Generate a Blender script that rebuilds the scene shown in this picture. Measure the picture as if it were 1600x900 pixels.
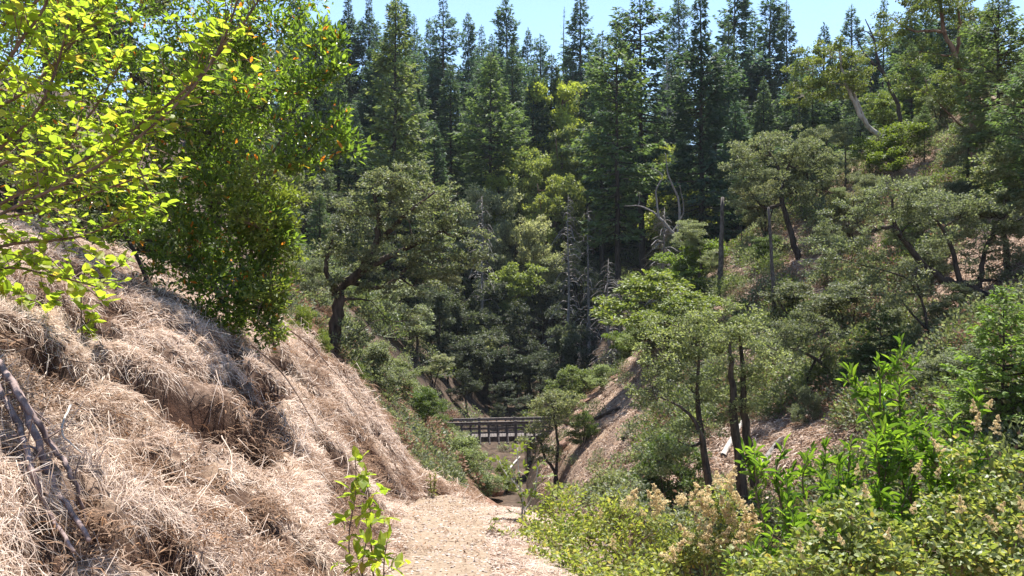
import bpy, math, random
import numpy as np
from mathutils import Vector, Matrix

for o in list(bpy.data.objects): bpy.data.objects.remove(o)
SC = bpy.context.scene
COL = SC.collection

# ------------------------------------------------------------------ camera
F = 1300.0                      # focal length in photo pixels (1600 wide)
cam = bpy.data.cameras.new('camera'); cam.sensor_width = 36.0; cam.lens = F / 1600 * 36
cam.clip_start = 0.05; cam.clip_end = 4000
camo = bpy.data.objects.new('camera', cam); COL.objects.link(camo)
camo.location = (0, 0, 0); camo.rotation_euler = (math.radians(90), 0, 0)
SC.camera = camo

# ------------------------------------------------------------------ sky and sun
SUN_EL, SUN_AZ = 70.0, 20.0     # degrees; azimuth clockwise from straight ahead (+Y)
w = bpy.data.worlds.new('World'); SC.world = w; w.use_nodes = True
nt = w.node_tree; nt.nodes.clear()
wo = nt.nodes.new('ShaderNodeOutputWorld'); bg = nt.nodes.new('ShaderNodeBackground')
sky = nt.nodes.new('ShaderNodeTexSky'); sky.sky_type = 'NISHITA'; sky.sun_disc = False
sky.sun_elevation = math.radians(SUN_EL); sky.sun_rotation = math.radians(SUN_AZ)
sky.altitude = 300; sky.air_density = 1.0; sky.dust_density = 0.15; sky.ozone_density = 2.0
bg.inputs['Strength'].default_value = 0.115
nt.links.new(sky.outputs[0], bg.inputs[0]); nt.links.new(bg.outputs[0], wo.inputs[0])
sl = bpy.data.lights.new('sun', 'SUN'); sl.energy = 5.0; sl.angle = math.radians(0.53); sl.color = (1.0, 0.955, 0.88)
so = bpy.data.objects.new('sun', sl); COL.objects.link(so)
_el, _az = math.radians(SUN_EL), math.radians(SUN_AZ)
so.rotation_euler = Vector((math.cos(_el)*math.sin(_az), math.cos(_el)*math.cos(_az), math.sin(_el))).to_track_quat('Z', 'Y').to_euler()
so.location = (20, 40, 80)
vs = SC.view_settings; vs.view_transform = 'Standard'; vs.look = 'None'; vs.gamma = 1.0; vs.use_curve_mapping = False
vs.exposure = 1.3
cy = SC.cycles
cy.max_bounces = 5; cy.diffuse_bounces = 3; cy.glossy_bounces = 1; cy.transmission_bounces = 3; cy.transparent_max_bounces = 4
cy.volume_bounces = 0; cy.caustics_reflective = False; cy.caustics_refractive = False
cy.sample_clamp_indirect = 6.0

# ------------------------------------------------------------------ small tools
R = np.random.default_rng(7)
SUNV = np.array([math.cos(_el)*math.sin(_az), math.cos(_el)*math.cos(_az), math.sin(_el)])   # leaves turn to the light
def PX(px, py, Y): return np.array([(px-800)/F*Y, Y, (450-py)/F*Y])
def unit(a): return a/np.maximum(np.linalg.norm(a, axis=-1, keepdims=True), 1e-9)
def rdir(rng, n): return unit(rng.normal(size=(n, 3)))

def _hash(ix, iy, s):
    h = (ix.astype(np.int64)*374761393 + iy.astype(np.int64)*668265263 + s*974634777) & 0xffffffff
    h = ((h ^ (h >> 13))*1274126177) & 0xffffffff
    return ((h ^ (h >> 16)) & 0xffff)/65535.0
def vnoise(x, y, s=0):
    ix = np.floor(x); iy = np.floor(y); fx = x-ix; fy = y-iy
    fx = fx*fx*(3-2*fx); fy = fy*fy*(3-2*fy)
    a = _hash(ix, iy, s); b = _hash(ix+1, iy, s); c = _hash(ix, iy+1, s); d = _hash(ix+1, iy+1, s)
    return (a+(b-a)*fx)*(1-fy)+(c+(d-c)*fx)*fy
def fbm(x, y, s=0, o=4):
    t = 0; a = .5
    for k in range(o):
        t = t+a*(vnoise(x, y, s+k)-.5)*2; x = x*2.03+3.1; y = y*2.03+1.7; a *= .5
    return t
def sstep(a, b, x):
    t = np.clip((x-a)/(b-a), 0, 1); return t*t*(3-2*t)

# ------------------------------------------------------------------ terrain heights
ST = [
 (-30, [(-60,34),(-8,5),(-3,1.2),(-.75,-1.0),(.6,-1.2),(6,-6),(12,-12),(16,-10),(40,8),(140,66)]),
 (0, [(-60,30),(-30,13),(-8,3.4),(-5,1.9),(-3,.8),(-1.6,-.2),(-.75,-1.45),(-.6,-1.55),(.6,-1.6),(1.0,-1.75),(2.5,-3.2),(6,-6.5),(9,-10),(12,-12.5),(16,-9),(40,10),(140,66)]),
 (4.6, [(-60,30),(-30,13),(-8,2.3),(-5,1.05),(-3.1,.1),(-2,-.6),(-.95,-1.45),(-.75,-1.6),(.1,-1.62),(.5,-1.8),(2.5,-3.4),(6,-7),(10.5,-12.5),(15,-8),(40,11),(140,66)]),
 (7.0, [(-60,28),(-30,11),(-8,2.0),(-4.5,.65),(-2.8,-.18),(-1.95,-.75),(-1.15,-1.75),(-1.0,-1.93),(.05,-1.96),(.45,-2.1),(2.2,-3.6),(6,-7.5),(10,-12.5),(14,-8),(40,11),(140,66)]),
 (8.8, [(-60,28),(-30,11),(-8,1.7),(-4,.15),(-2.6,-.6),(-1.9,-1.25),(-1.25,-2.2),(-1.15,-2.29),(.05,-2.33),(.4,-2.47),(2,-3.8),(6,-8),(10,-12.5),(14,-8),(40,11.5),(140,66)]),
 (10.5, [(-60,28),(-30,11),(-8,1.5),(-4,.1),(-2.6,-.58),(-1.94,-1.2),(-1.29,-2.15),(-.6,-2.62),(-.08,-2.85),(.6,-2.9),(1.0,-3.1),(3,-5.5),(6,-9),(9,-12.5),(13,-7.5),(40,12),(140,66)]),
 (12.2, [(-60,28),(-30,11),(-8,1.0),(-4,-.5),(-2.6,-1.35),(-1.94,-2.1),(-1,-3),(0,-3.6),(1.2,-3.9),(3,-6),(6,-9.5),(8.5,-12.5),(13,-7),(40,12),(140,66)]),
 (20, [(-60,32),(-40,22),(-12,2.2),(-8,.2),(-5,-1.3),(-3,-3.4),(0,-6.2),(3,-10),(5.5,-12.5),(7.5,-10),(12,-4.9),(20,1),(40,13),(140,66)]),
 (24, [(-60,32),(-40,22),(-12,3.3),(-8,.3),(-5.1,-1.9),(-3,-4.4),(0,-7),(3,-11),(5,-13),(7.2,-9.5),(12,-5),(20,.2),(40,12.5),(140,66)]),
 (35, [(-60,30),(-40,20),(-12,2),(-8,-1.2),(-5,-4.2),(-2,-8),(1,-12),(3,-13.3),(4.5,-11),(5.8,-8.7),(8.8,-7),(12.7,-5.2),(19,-1.2),(30,5.8),(45,15),(140,64)]),
 (50, [(-60,29),(-40,18),(-12,0),(-8,-4),(-5.5,-8),(-4,-9.8),(-3,-11),(-1.5,-14),(1,-14),(2.5,-12),(3.5,-10),(6,-7.5),(10,-4.5),(15,-.8),(22,3.6),(32,9),(50,21),(140,64)]),
 (62, [(-60,28),(-40,16),(-12,-2.5),(-8,-7.5),(-5.6,-11.0),(-4.7,-11.3),(-2.7,-14.5),(1,-14.5),(2.0,-11.5),(2.6,-10.9),(4.8,-9),(8.6,-5.4),(13.3,.5),(16.7,3.3),(24,8.6),(33,14),(50,24),(140,66)]),
 (76, [(-60,27),(-40,15),(-12,-3),(-6,-9),(-2,-13),(2,-13),(6,-12),(12,-8),(20,-2),(30,4),(50,17),(140,62)]),
 (92, [(-60,26),(-40,14),(-15,-1),(-8,-7),(-3,-11.5),(3,-12),(10,-10),(20,-4),(35,4),(60,17),(140,58)]),
 (120, [(-80,34),(-60,26),(-20,11),(-5,7),(5,6),(20,5),(40,8),(70,18),(140,52)]),
 (142, [(-90,37),(-60,30),(-20,20),(-5,17.5),(10,16.5),(30,15),(60,17),(140,48)]),
 (165, [(-100,40),(-80,34),(-20,27),(10,24.5),(40,20),(70,24),(140,45)]),
 (190, [(-100,42),(-80,38),(0,27),(60,24),(140,42)]),
 (260, [(-100,20),(0,8),(60,8),(140,20)]),
 (900, [(-400,-20),(400,-20)]),
]
def h_base(x, y):
    ys = np.array([s[0] for s in ST], float)
    zs = np.stack([np.interp(x, [p[0] for p in s[1]], [p[1] for p in s[1]]) for s in ST])
    yc = np.clip(y, ys[0], ys[-1]-1e-6)
    i = np.clip(np.searchsorted(ys, yc, side='right')-1, 0, len(ys)-2)
    t = (yc-ys[i])/(ys[i+1]-ys[i])
    a = np.take_along_axis(zs, i[None], 0)[0]; b = np.take_along_axis(zs, (i+1)[None], 0)[0]
    return a+(b-a)*t
PATHX = ([-30, 0, 2, 4.6, 7, 8.8, 9.6, 10.5, 11.4, 13], [-.2, -.2, -.27, -.38, -.58, -.66, -.42, .25, .75, 1.0])
PATHW = ([-30, 0, 4.6, 7, 8.8, 10, 13], [.36, .34, .32, .38, .48, .36, .36])
def path_d(x, y): return np.abs(x-np.interp(y, *PATHX))/np.interp(y, *PATHW)
# hollows where the turf has slumped off the bank: photo pixel, distance, half sizes along x / y, depth
HOLLOWS = [(345,655,6.4,.20,.42,.26),(395,668,6.3,.13,.20,.24),(240,715,5.4,.14,.22,.20),(285,620,6.4,.13,.45,.18),(60,540,5.2,.2,.35,.22),(115,415,6.2,.25,.3,.28),
           (265,865,4.1,.16,.22,.18),(5,700,3.9,.12,.2,.16),(170,820,4.2,.12,.2,.14),(90,610,4.8,.12,.25,.16),(410,590,7.0,.10,.3,.14),(520,700,6.8,.10,.3,.14),(150,505,5.6,.12,.3,.16),(250,480,6.8,.12,.3,.15),(350,540,7.0,.08,.3,.12),(400,820,5.0,.09,.2,.12),(60,880,3.2,.1,.15,.12),(460,505,8.6,.13,.22,.22),(330,760,5.2,.1,.16,.10),(200,585,5.6,.12,.3,.14),
           (560,760,6.0,.13,.3,.14),(600,640,8.6,.2,.35,.14),(705,780,9.4,.16,.2,.14),(480,880,4.4,.1,.2,.10),(160,660,4.9,.10,.2,.12)]
def hollow_xy():
    out = []
    for px, py, Y, rx, ry, d in HOLLOWS:
        # follow the ray to the unbroken slope
        t = np.linspace(2.0, 14, 900); P = np.stack([(px-800)/F*t, t, (450-py)/F*t], 1)
        below = np.where(P[:, 2] < h_base(P[:, 0], P[:, 1]))[0]
        k = below[0] if len(below) else int(np.argmin(abs(t-Y)))
        s = (t[k]/6.0*.9+.15)*1.25
        out.append((P[k, 0], P[k, 1], rx*s*1.3, ry*s, d*s*1.3))
    return out
HXY = hollow_xy()
def hollow_mask(x, y):
    m = np.zeros_like(x); dz = np.zeros_like(x)
    for hx, hy, rx, ry, d in HXY:
        wob = 1+.35*fbm((x-hx)*4+hx*9, (y-hy)*4, 31, 3)
        q = np.sqrt(((x-hx)/rx)**2+((y-hy)/ry)**2)*wob
        f = 1-sstep(.62, 1.05, q)
        m = np.maximum(m, f); dz = np.maximum(dz, f*d)
    return m, dz
def bare_mask(x, y):
    """small scars where the turf has broken away"""
    return np.maximum(sstep(.17, .27, fbm(x*2.1+40, y*1.5+7, 66, 4)), sstep(.24, .32, fbm(x*5.0+13, y*3.6+2, 67, 3)))*(x < 0)*(y < 12.5)
def h_full(x, y):
    z = h_base(x, y)
    onpath = 1-sstep(.8, 1.4, path_d(x, y))
    near = 1-sstep(11, 16, y)
    bank = near*sstep(-.55, -.9, x-np.interp(y, *PATHX)+.35)*(1-onpath)
    # turf steps and tussocks on the bank
    tus = fbm(x*1.5+4, y*1.1, 3, 4)
    ridg = 1-np.abs(fbm(x*2.4+11, y*1.5+3, 5, 3))*2.2
    z = z+bank*(.13*tus+.06*ridg-.03+.075*fbm(x*4.2, y*3.2, 12, 4)-.13*bare_mask(x, y))
    z = z+onpath*near*(.012*fbm(x*7, y*7, 9, 3)+.02*fbm(x*2, y*1.5, 2, 2))
    far = sstep(11, 18, y)
    z = z+far*(.35*fbm(x*.35, y*.35, 21, 4)+1.3*fbm(x*.06, y*.06, 23, 3)*sstep(20, 60, y)*sstep(3.2, 9, np.abs(x+1)))
    gul = sstep(1.2, 2.5, x)*near
    z = z+gul*.25*fbm(x*.9, y*.9, 25, 3)
    _, dz = hollow_mask(x, y)
    return z-dz*near*(1-onpath)
def axis(lo, a, b, hi, fine, growth):
    m = list(np.arange(a, b, fine)); s = fine; v = a
    left = []
    while v > lo: s = min(s*growth, 14); v -= s; left.append(v)
    s = fine; v = m[-1]; right = []
    while v < hi: s = min(s*growth, 14); v += s; right.append(v)
    return np.array(left[::-1]+m+right)
GX = axis(-420, -5.2, 1.2, 420, .05, 1.07)
GY = axis(-30, 2.0, 12.4, 880, .05, 1.04)
_X, _Y = np.meshgrid(GX, GY)
GZ = h_full(_X.ravel(), _Y.ravel()).reshape(_X.shape)
def H(x, y):
    x = np.atleast_1d(np.asarray(x, float)); y = np.atleast_1d(np.asarray(y, float))
    i = np.clip(np.searchsorted(GX, x)-1, 0, len(GX)-2); j = np.clip(np.searchsorted(GY, y)-1, 0, len(GY)-2)
    u = np.clip((x-GX[i])/(GX[i+1]-GX[i]), 0, 1); v = np.clip((y-GY[j])/(GY[j+1]-GY[j]), 0, 1)
    return (GZ[j, i]*(1-u)+GZ[j, i+1]*u)*(1-v)+(GZ[j+1, i]*(1-u)+GZ[j+1, i+1]*u)*v
def h1(x, y): return float(H(x, y)[0])
def hnorm(x, y, e=.12):
    gx = (H(x+e, y)-H(x-e, y))/(2*e); gy = (H(x, y+e)-H(x, y-e))/(2*e)
    return unit(np.stack([-gx, -gy, np.ones_like(gx)], 1))
def hit(px, py, t0=2.0, t1=260):
    t = np.exp(np.linspace(math.log(t0), math.log(t1), 2500))
    P = np.stack([(px-800)/F*t, t, (450-py)/F*t], 1)
    b = np.where(P[:, 2] < H(P[:, 0], P[:, 1]))[0]
    return P[b[0]] if len(b) else P[-1]

# ------------------------------------------------------------------ materials
def newmat(name):
    m = bpy.data.materials.new(name); m.use_nodes = True
    n = m.node_tree; n.nodes.clear()
    out = n.nodes.new('ShaderNodeOutputMaterial')
    return m, n, out
def ramp(n, stops, interp='LINEAR'):
    r = n.nodes.new('ShaderNodeValToRGB'); cr = r.color_ramp; cr.interpolation = interp
    while len(cr.elements) < len(stops): cr.elements.new(.5)
    for e, (p, c) in zip(cr.elements, stops): e.position = p; e.color = (*c, 1)
    return r
def leafmat(name, stops, trans=.4, tgain=(2.2, 2.4, .9), rough=.5, spec=.35):
    m, n, out = newmat(name); L = n.links.new
    at = n.nodes.new('ShaderNodeAttribute'); at.attribute_name = 'v'
    oi = n.nodes.new('ShaderNodeObjectInfo')
    ad = n.nodes.new('ShaderNodeMath'); ad.operation = 'ADD'; L(at.outputs['Fac'], ad.inputs[0]); L(oi.outputs['Random'], ad.inputs[1])
    fr = n.nodes.new('ShaderNodeMath'); fr.operation = 'FRACT'; L(ad.outputs[0], fr.inputs[0])
    rp = ramp(n, stops); L(fr.outputs[0], rp.inputs[0])
    mx = n.nodes.new('ShaderNodeMix'); mx.data_type = 'RGBA'; mx.blend_type = 'MULTIPLY'; mx.inputs[0].default_value = 1
    L(rp.outputs[0], mx.inputs[6]); L(oi.outputs['Color'], mx.inputs[7])
    tg = n.nodes.new('ShaderNodeMix'); tg.data_type = 'RGBA'; tg.blend_type = 'MULTIPLY'; tg.inputs[0].default_value = 1
    tg.clamp_result = False; L(mx.outputs[2], tg.inputs[6]); tg.inputs[7].default_value = (*tgain, 1)
    p = n.nodes.new('ShaderNodeBsdfPrincipled'); L(mx.outputs[2], p.inputs['Base Color'])
    p.inputs['Roughness'].default_value = rough; p.inputs['Specular IOR Level'].default_value = spec
    t = n.nodes.new('ShaderNodeBsdfTranslucent'); L(tg.outputs[2], t.inputs['Color'])
    ms = n.nodes.new('ShaderNodeMixShader'); ms.inputs[0].default_value = trans
    L(p.outputs[0], ms.inputs[1]); L(t.outputs[0], ms.inputs[2]); L(ms.outputs[0], out.inputs[0])
    return m
def barkmat(name, c1, c2, scale=8, rough=.9, stretch=.25, bump=.3):
    m, n, out = newmat(name); L = n.links.new
    tc = n.nodes.new('ShaderNodeTexCoord'); mp = n.nodes.new('ShaderNodeMapping'); mp.inputs['Scale'].default_value = (1, 1, stretch)
    L(tc.outputs['Object'], mp.inputs[0])
    no = n.nodes.new('ShaderNodeTexNoise'); no.inputs['Scale'].default_value = scale; no.inputs['Detail'].default_value = 6; L(mp.outputs[0], no.inputs['Vector'])
    rp = ramp(n, [(.35, c1), (.65, c2)]); L(no.outputs[0], rp.inputs[0])
    p = n.nodes.new('ShaderNodeBsdfPrincipled'); p.inputs['Roughness'].default_value = rough; p.inputs['Specular IOR Level'].default_value = .2
    L(rp.outputs[0], p.inputs['Base Color'])
    b = n.nodes.new('ShaderNodeBump'); b.inputs['Strength'].default_value = bump; b.inputs['Distance'].default_value = .05; L(no.outputs[0], b.inputs['Height'])
    L(b.outputs[0], p.inputs['Normal']); L(p.outputs[0], out.inputs[0])
    return m
M = {}
M['needle'] = leafmat('fir_needles', [(0, (.055, .085, .055)), (.5, (.080, .117, .068)), (.85, (.118, .152, .082)), (1, (.055, .085, .055))], .34, (1.8, 1.95, .9), .6, .25)
M['needle_bright'] = leafmat('young_fir_needles', [(0, (.09, .145, .038)), (.6, (.15, .215, .055)), (1, (.09, .145, .038))], .38, (1.9, 2.1, .8), .55, .3)
M['oak'] = leafmat('live_oak_leaves', [(0, (.072, .084, .048)), (.45, (.130, .148, .084)), (.8, (.205, .225, .138)), (.93, (.235, .225, .135)), (1, (.072, .084, .048))], .36, (1.7, 1.8, 1.0), .5, .3)
M['grey_oak'] = leafmat('greyish_oak_leaves', [(0, (.085, .105, .055)), (.5, (.165, .182, .115)), (.85, (.27, .285, .195)), (1, (.085, .105, .065))], .36, (1.75, 1.85, 1.0), .5, .3)
M['green'] = leafmat('fresh_green_leaves', [(0, (.080, .110, .040)), (.5, (.115, .150, .052)), (.85, (.165, .19, .072)), (1, (.080, .110, .040))], .36, (1.7, 1.75, .75), .5, .35)
M['lime'] = leafmat('lime_green_leaves', [(0, (.125, .165, .042)), (.6, (.19, .23, .058)), (1, (.125, .165, .042))], .42, (1.75, 1.75, .65), .5, .3)
M['bright'] = leafmat('light_yellow_green_leaves', [(0, (.13, .165, .05)), (.5, (.22, .255, .07)), (.85, (.32, .335, .12)), (.95, (.36, .30, .12)), (1, (.13, .165, .05))], .46, (1.8, 1.8, .75), .45, .35)
M['yellow'] = leafmat('yellow_green_leaves', [(0, (.19, .245, .035)), (.45, (.25, .30, .04)), (.86, (.31, .33, .05)), (.93, (.36, .25, .06)), (.96, (.19, .245, .035)), (1, (.19, .245, .035))], .58, (1.65, 1.85, .9), .5, .3)
M['evergreen'] = leafmat('evergreen_shrub_leaves', [(0, (.045, .075, .022)), (.5, (.078, .122, .032)), (.88, (.135, .185, .045)), (.955, (.135, .185, .045)), (.975, (.42, .13, .03)), (.985, (.42, .13, .03)), (.99, (.045, .085, .022)), (1, (.045, .085, .022))], .48, (2.9, 3.0, .9), .30, .5)
M['laurel'] = leafmat('laurel_leaves', [(0, (.06, .12, .028)), (.5, (.10, .18, .035)), (.9, (.16, .25, .05)), (1, (.06, .12, .028))], .44, (2.8, 2.7, .8), .27, .65)
M['pale'] = leafmat('pale_round_leaves', [(0, (.11, .15, .05)), (.5, (.20, .24, .08)), (.85, (.33, .35, .17)), (.95, (.36, .28, .11)), (1, (.13, .17, .055))], .40, (1.8, 1.8, .7), .45, .4)
M['flower'] = leafmat('dried_cream_flowers', [(0, (.60, .48, .30)), (.6, (.74, .62, .42)), (1, (.60, .48, .30))], .5, (1.2, 1.2, 1.0), .9, .1)
M['straw'] = leafmat('dry_straw', [(0, (.43, .315, .235)), (.35, (.61, .475, .38)), (.75, (.70, .57, .465)), (.92, (.78, .67, .57)), (1, (.36, .225, .15))], .25, (1.1, 1.05, 1.0), .7, .25)
M['dead'] = leafmat('dead_brown_litter', [(0, (.13, .075, .045)), (.4, (.23, .145, .095)), (.75, (.33, .23, .165)), (.92, (.35, .20, .11)), (1, (.13, .075, .045))], .2, (1.2, 1.1, 1.0), .8, .2)
M['tuft'] = leafmat('green_grass', [(0, (.13, .16, .05)), (.6, (.24, .25, .09)), (1, (.36, .30, .15))], .35, (1.5, 1.5, .8), .6, .3)
M['bark'] = barkmat('dark_bark', (.030, .023, .019), (.085, .066, .054))
M['bark_oak'] = barkmat('oak_bark', (.035, .027, .021), (.12, .092, .070), 10)
M['bark_red'] = barkmat('madrone_bark', (.10, .05, .03), (.26, .17, .12), 5)
M['bark_pale'] = barkmat('pale_bark', (.28, .23, .18), (.50, .44, .38), 6)
M['snag'] = barkmat('weathered_dead_wood', (.13, .115, .105), (.34, .31, .285), 9)
M['char'] = barkmat('dark_dead_wood', (.05, .042, .038), (.16, .14, .125), 9)
M['bleach'] = barkmat('bleached_wood', (.33, .30, .27), (.62, .58, .53), 9)
M['twig'] = barkmat('brown_stem', (.11, .07, .05), (.24, .165, .125), 30)
M['greytwig'] = barkmat('dead_grey_stem', (.15, .105, .095), (.34, .255, .235), 30)
M['timber'] = barkmat('weathered_bridge_timber', (.07, .06, .056), (.19, .165, .155), 6, .85, .3, .2)
M['rock'] = barkmat('red_brown_rock', (.14, .075, .05), (.33, .205, .15), 3, .95, 1, .8)
M['pebble'] = barkmat('trail_stone', (.30, .23, .18), (.55, .46, .39), 6, .9, 1, .3)

# ground: soil, straw litter, leaf mould -- by where each of them lies
def groundmat():
    m, n, out = newmat('hillside_soil'); L = n.links.new
    at = n.nodes.new('ShaderNodeAttribute'); at.attribute_name = 'soil'      # 1 = bare dark soil in the slumps
    af = n.nodes.new('ShaderNodeAttribute'); af.attribute_name = 'mould'     # 1 = leaf mould of the forest floor, with the hollow's shade painted in
    tc = n.nodes.new('ShaderNodeTexCoord')
    n1 = n.nodes.new('ShaderNodeTexNoise'); n1.inputs['Scale'].default_value = 14; n1.inputs['Detail'].default_value = 9; n1.inputs['Roughness'].default_value = .7
    L(tc.outputs['Object'], n1.inputs['Vector'])
    n2 = n.nodes.new('ShaderNodeTexNoise'); n2.inputs['Scale'].default_value = 1.1; n2.inputs['Detail'].default_value = 8; n2.inputs['Roughness'].default_value = .65
    L(tc.outputs['Object'], n2.inputs['Vector'])
    straw = ramp(n, [(.32, (.13, .08, .052)), (.46, (.29, .20, .14)), (.58, (.43, .325, .235)), (.8, (.55, .43, .33))]); L(n1.outputs[0], straw.inputs[0])
    soil = ramp(n, [(.3, (.022, .012, .009)), (.55, (.062, .033, .022)), (.78, (.13, .066, .04))]); L(n1.outputs[0], soil.inputs[0])
    mould = ramp(n, [(.3, (.030, .022, .017)), (.5, (.075, .054, .040)), (.7, (.14, .10, .075))]); L(n2.outputs[0], mould.inputs[0])  # kept extra dark, standing in for shade behind the bridge
    pat = ramp(n, [(.46, (0, 0, 0)), (.62, (1, 1, 1))]); L(n2.outputs[0], pat.inputs[0])
    red = ramp(n, [(.32, (.06, .036, .026)), (.46, (.15, .098, .072)), (.57, (.26, .185, .138)), (.74, (.40, .30, .24))]); L(n1.outputs[0], red.inputs[0])
    a = n.nodes.new('ShaderNodeMix'); a.data_type = 'RGBA'; L(pat.outputs[0], a.inputs[0]); L(red.outputs[0], a.inputs[6]); L(straw.outputs[0], a.inputs[7])
    b = n.nodes.new('ShaderNodeMix'); b.data_type = 'RGBA'; L(af.outputs['Fac'], b.inputs[0]); L(a.outputs[2], b.inputs[6]); L(mould.outputs[0], b.inputs[7])
    c = n.nodes.new('ShaderNodeMix'); c.data_type = 'RGBA'; L(at.outputs['Fac'], c.inputs[0]); L(b.outputs[2], c.inputs[6]); L(soil.outputs[0], c.inputs[7])
    p = n.nodes.new('ShaderNodeBsdfPrincipled'); p.inputs['Roughness'].default_value = .95; p.inputs['Specular IOR Level'].default_value = .1
    L(c.outputs[2], p.inputs['Base Color'])
    bp = n.nodes.new('ShaderNodeBump'); bp.inputs['Strength'].default_value = .8; bp.inputs['Distance'].default_value = .04; L(n1.outputs[0], bp.inputs['Height'])
    L(bp.outputs[0], p.inputs['Normal']); L(p.outputs[0], out.inputs[0])
    return m
M['ground'] = groundmat()
def pathmat():
    m, n, out = newmat('trodden_trail_dirt'); L = n.links.new
    tc = n.nodes.new('ShaderNodeTexCoord')
    n1 = n.nodes.new('ShaderNodeTexNoise'); n1.inputs['Scale'].default_value = 30; n1.inputs['Detail'].default_value = 8; n1.inputs['Roughness'].default_value = .75
    L(tc.outputs['Object'], n1.inputs['Vector'])
    r = ramp(n, [(.3, (.16, .11, .075)), (.46, (.275, .205, .145)), (.62, (.35, .27, .195)), (.8, (.42, .335, .25))]); L(n1.outputs[0], r.inputs[0])
    p = n.nodes.new('ShaderNodeBsdfPrincipled'); p.inputs['Roughness'].default_value = .95; p.inputs['Specular IOR Level'].default_value = .1
    L(r.outputs[0], p.inputs['Base Color'])
    bp = n.nodes.new('ShaderNodeBump'); bp.inputs['Strength'].default_value = .9; bp.inputs['Distance'].default_value = .02; L(n1.outputs[0], bp.inputs['Height'])
    L(bp.outputs[0], p.inputs['Normal']); L(p.outputs[0], out.inputs[0])
    return m
M['path'] = pathmat()

# ------------------------------------------------------------------ mesh building
class MB:
    def __init__(s): s.V = []; s.T = []; s.A = []; s.n = 0
    def add(s, v, t, a=0.0):
        v = np.asarray(v, float).reshape(-1, 3); t = np.asarray(t, np.int64).reshape(-1, 3)
        s.V.append(v); s.T.append(t+s.n); s.A.append(np.broadcast_to(np.asarray(a, float), (len(v),))); s.n += len(v)
    def mesh(s, name, mat, smooth=False, extra=None):
        V = np.concatenate(s.V) if s.V else np.zeros((0, 3)); T = np.concatenate(s.T) if s.T else np.zeros((0, 3), int)
        A = np.concatenate(s.A) if s.A else np.zeros(0)
        me = bpy.data.meshes.new(name)
        me.vertices.add(len(V)); me.vertices.foreach_set('co', V.astype(np.float32).ravel())
        me.loops.add(len(T)*3); me.loops.foreach_set('vertex_index', T.astype(np.int32).ravel())
        me.polygons.add(len(T)); me.polygons.foreach_set('loop_start', (np.arange(len(T))*3).astype(np.int32))
        me.polygons.foreach_set('use_smooth', np.full(len(T), smooth))
        me.update(calc_edges=True)
        d = me.attributes.new('v', 'FLOAT', 'POINT'); d.data.foreach_set('value', A.astype(np.float32))
        for k, arr in (extra or {}).items():
            d = me.attributes.new(k, 'FLOAT', 'POINT'); d.data.foreach_set('value', np.asarray(arr, np.float32))
        me.materials.append(M[mat]); return me
def tube(mb, pts, rad, sides=6, a=0.0, cap=True):
    pts = np.asarray(pts, float); K = len(pts); rad = np.broadcast_to(np.asarray(rad, float), (K,))
    tan = unit(np.gradient(pts, axis=0)); ref = np.array([.3, .9, .1]) if abs(tan[0, 1]) < .8 else np.array([1., 0, 0])
    u = unit(np.cross(tan, ref)); v = np.cross(tan, u)
    ang = np.arange(sides)/sides*2*math.pi
    ring = pts[:, None]+rad[:, None, None]*(np.cos(ang)[None, :, None]*u[:, None]+np.sin(ang)[None, :, None]*v[:, None])
    V = ring.reshape(-1, 3); k = np.arange(K-1)[:, None]*sides; j = np.arange(sides)[None]; jn = (j+1) % sides
    q = np.stack([k+j, k+jn, k+sides+jn, k+sides+j], -1).reshape(-1, 4)
    T = np.concatenate([q[:, [0, 1, 2]], q[:, [0, 2, 3]]])
    if cap:
        V = np.concatenate([V, pts[-1:]+tan[-1:]*rad[-1]*.6]); e = len(V)-1; b = (K-1)*sides
        T = np.concatenate([T, np.array([[b+i, b+(i+1) % sides, e] for i in range(sides)])])
    mb.add(V, T, a)
def spline(ctrl, n=10):
    c = np.asarray(ctrl, float)
    if len(c) < 3: return c[0]+(c[-1]-c[0])*np.linspace(0, 1, n)[:, None]
    p = np.concatenate([[2*c[0]-c[1]], c, [2*c[-1]-c[-2]]]); out = []
    seg = len(c)-1
    for t in np.linspace(0, seg-1e-6, n):
        i = int(t); u = t-i; a, b, d, e = p[i], p[i+1], p[i+2], p[i+3]
        out.append(.5*((2*b)+(-a+d)*u+(2*a-5*b+4*d-e)*u*u+(-a+3*b-3*d+e)*u**3))
    return np.array(out)
def prisms(mb, A, B, ra, rb, a=0.0):
    """many thin three-sided twigs at once"""
    A = np.asarray(A); B = np.asarray(B); n = len(A)
    if n == 0: return
    d = unit(B-A); ref = np.where(np.abs(d[:, 2:3]) > .9, np.array([[1., 0, 0]]), np.array([[0, 0, 1.]]))
    u = unit(np.cross(d, ref)); v = np.cross(d, u); vs_ = []
    for P, r in ((A, ra), (B, rb)):
        r = np.broadcast_to(np.asarray(r, float), (n,))[:, None]
        for k in range(3):
            th = k*2*math.pi/3; vs_.append(P+r*(math.cos(th)*u+math.sin(th)*v))
    V = np.stack(vs_, 1).reshape(-1, 3); b = (np.arange(n)*6)[:, None, None]
    t = np.array([[0, 1, 4], [0, 4, 3], [1, 2, 5], [1, 5, 4], [2, 0, 3], [2, 3, 5]])[None]
    mb.add(V, (b+t).reshape(-1, 3), a)
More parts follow.
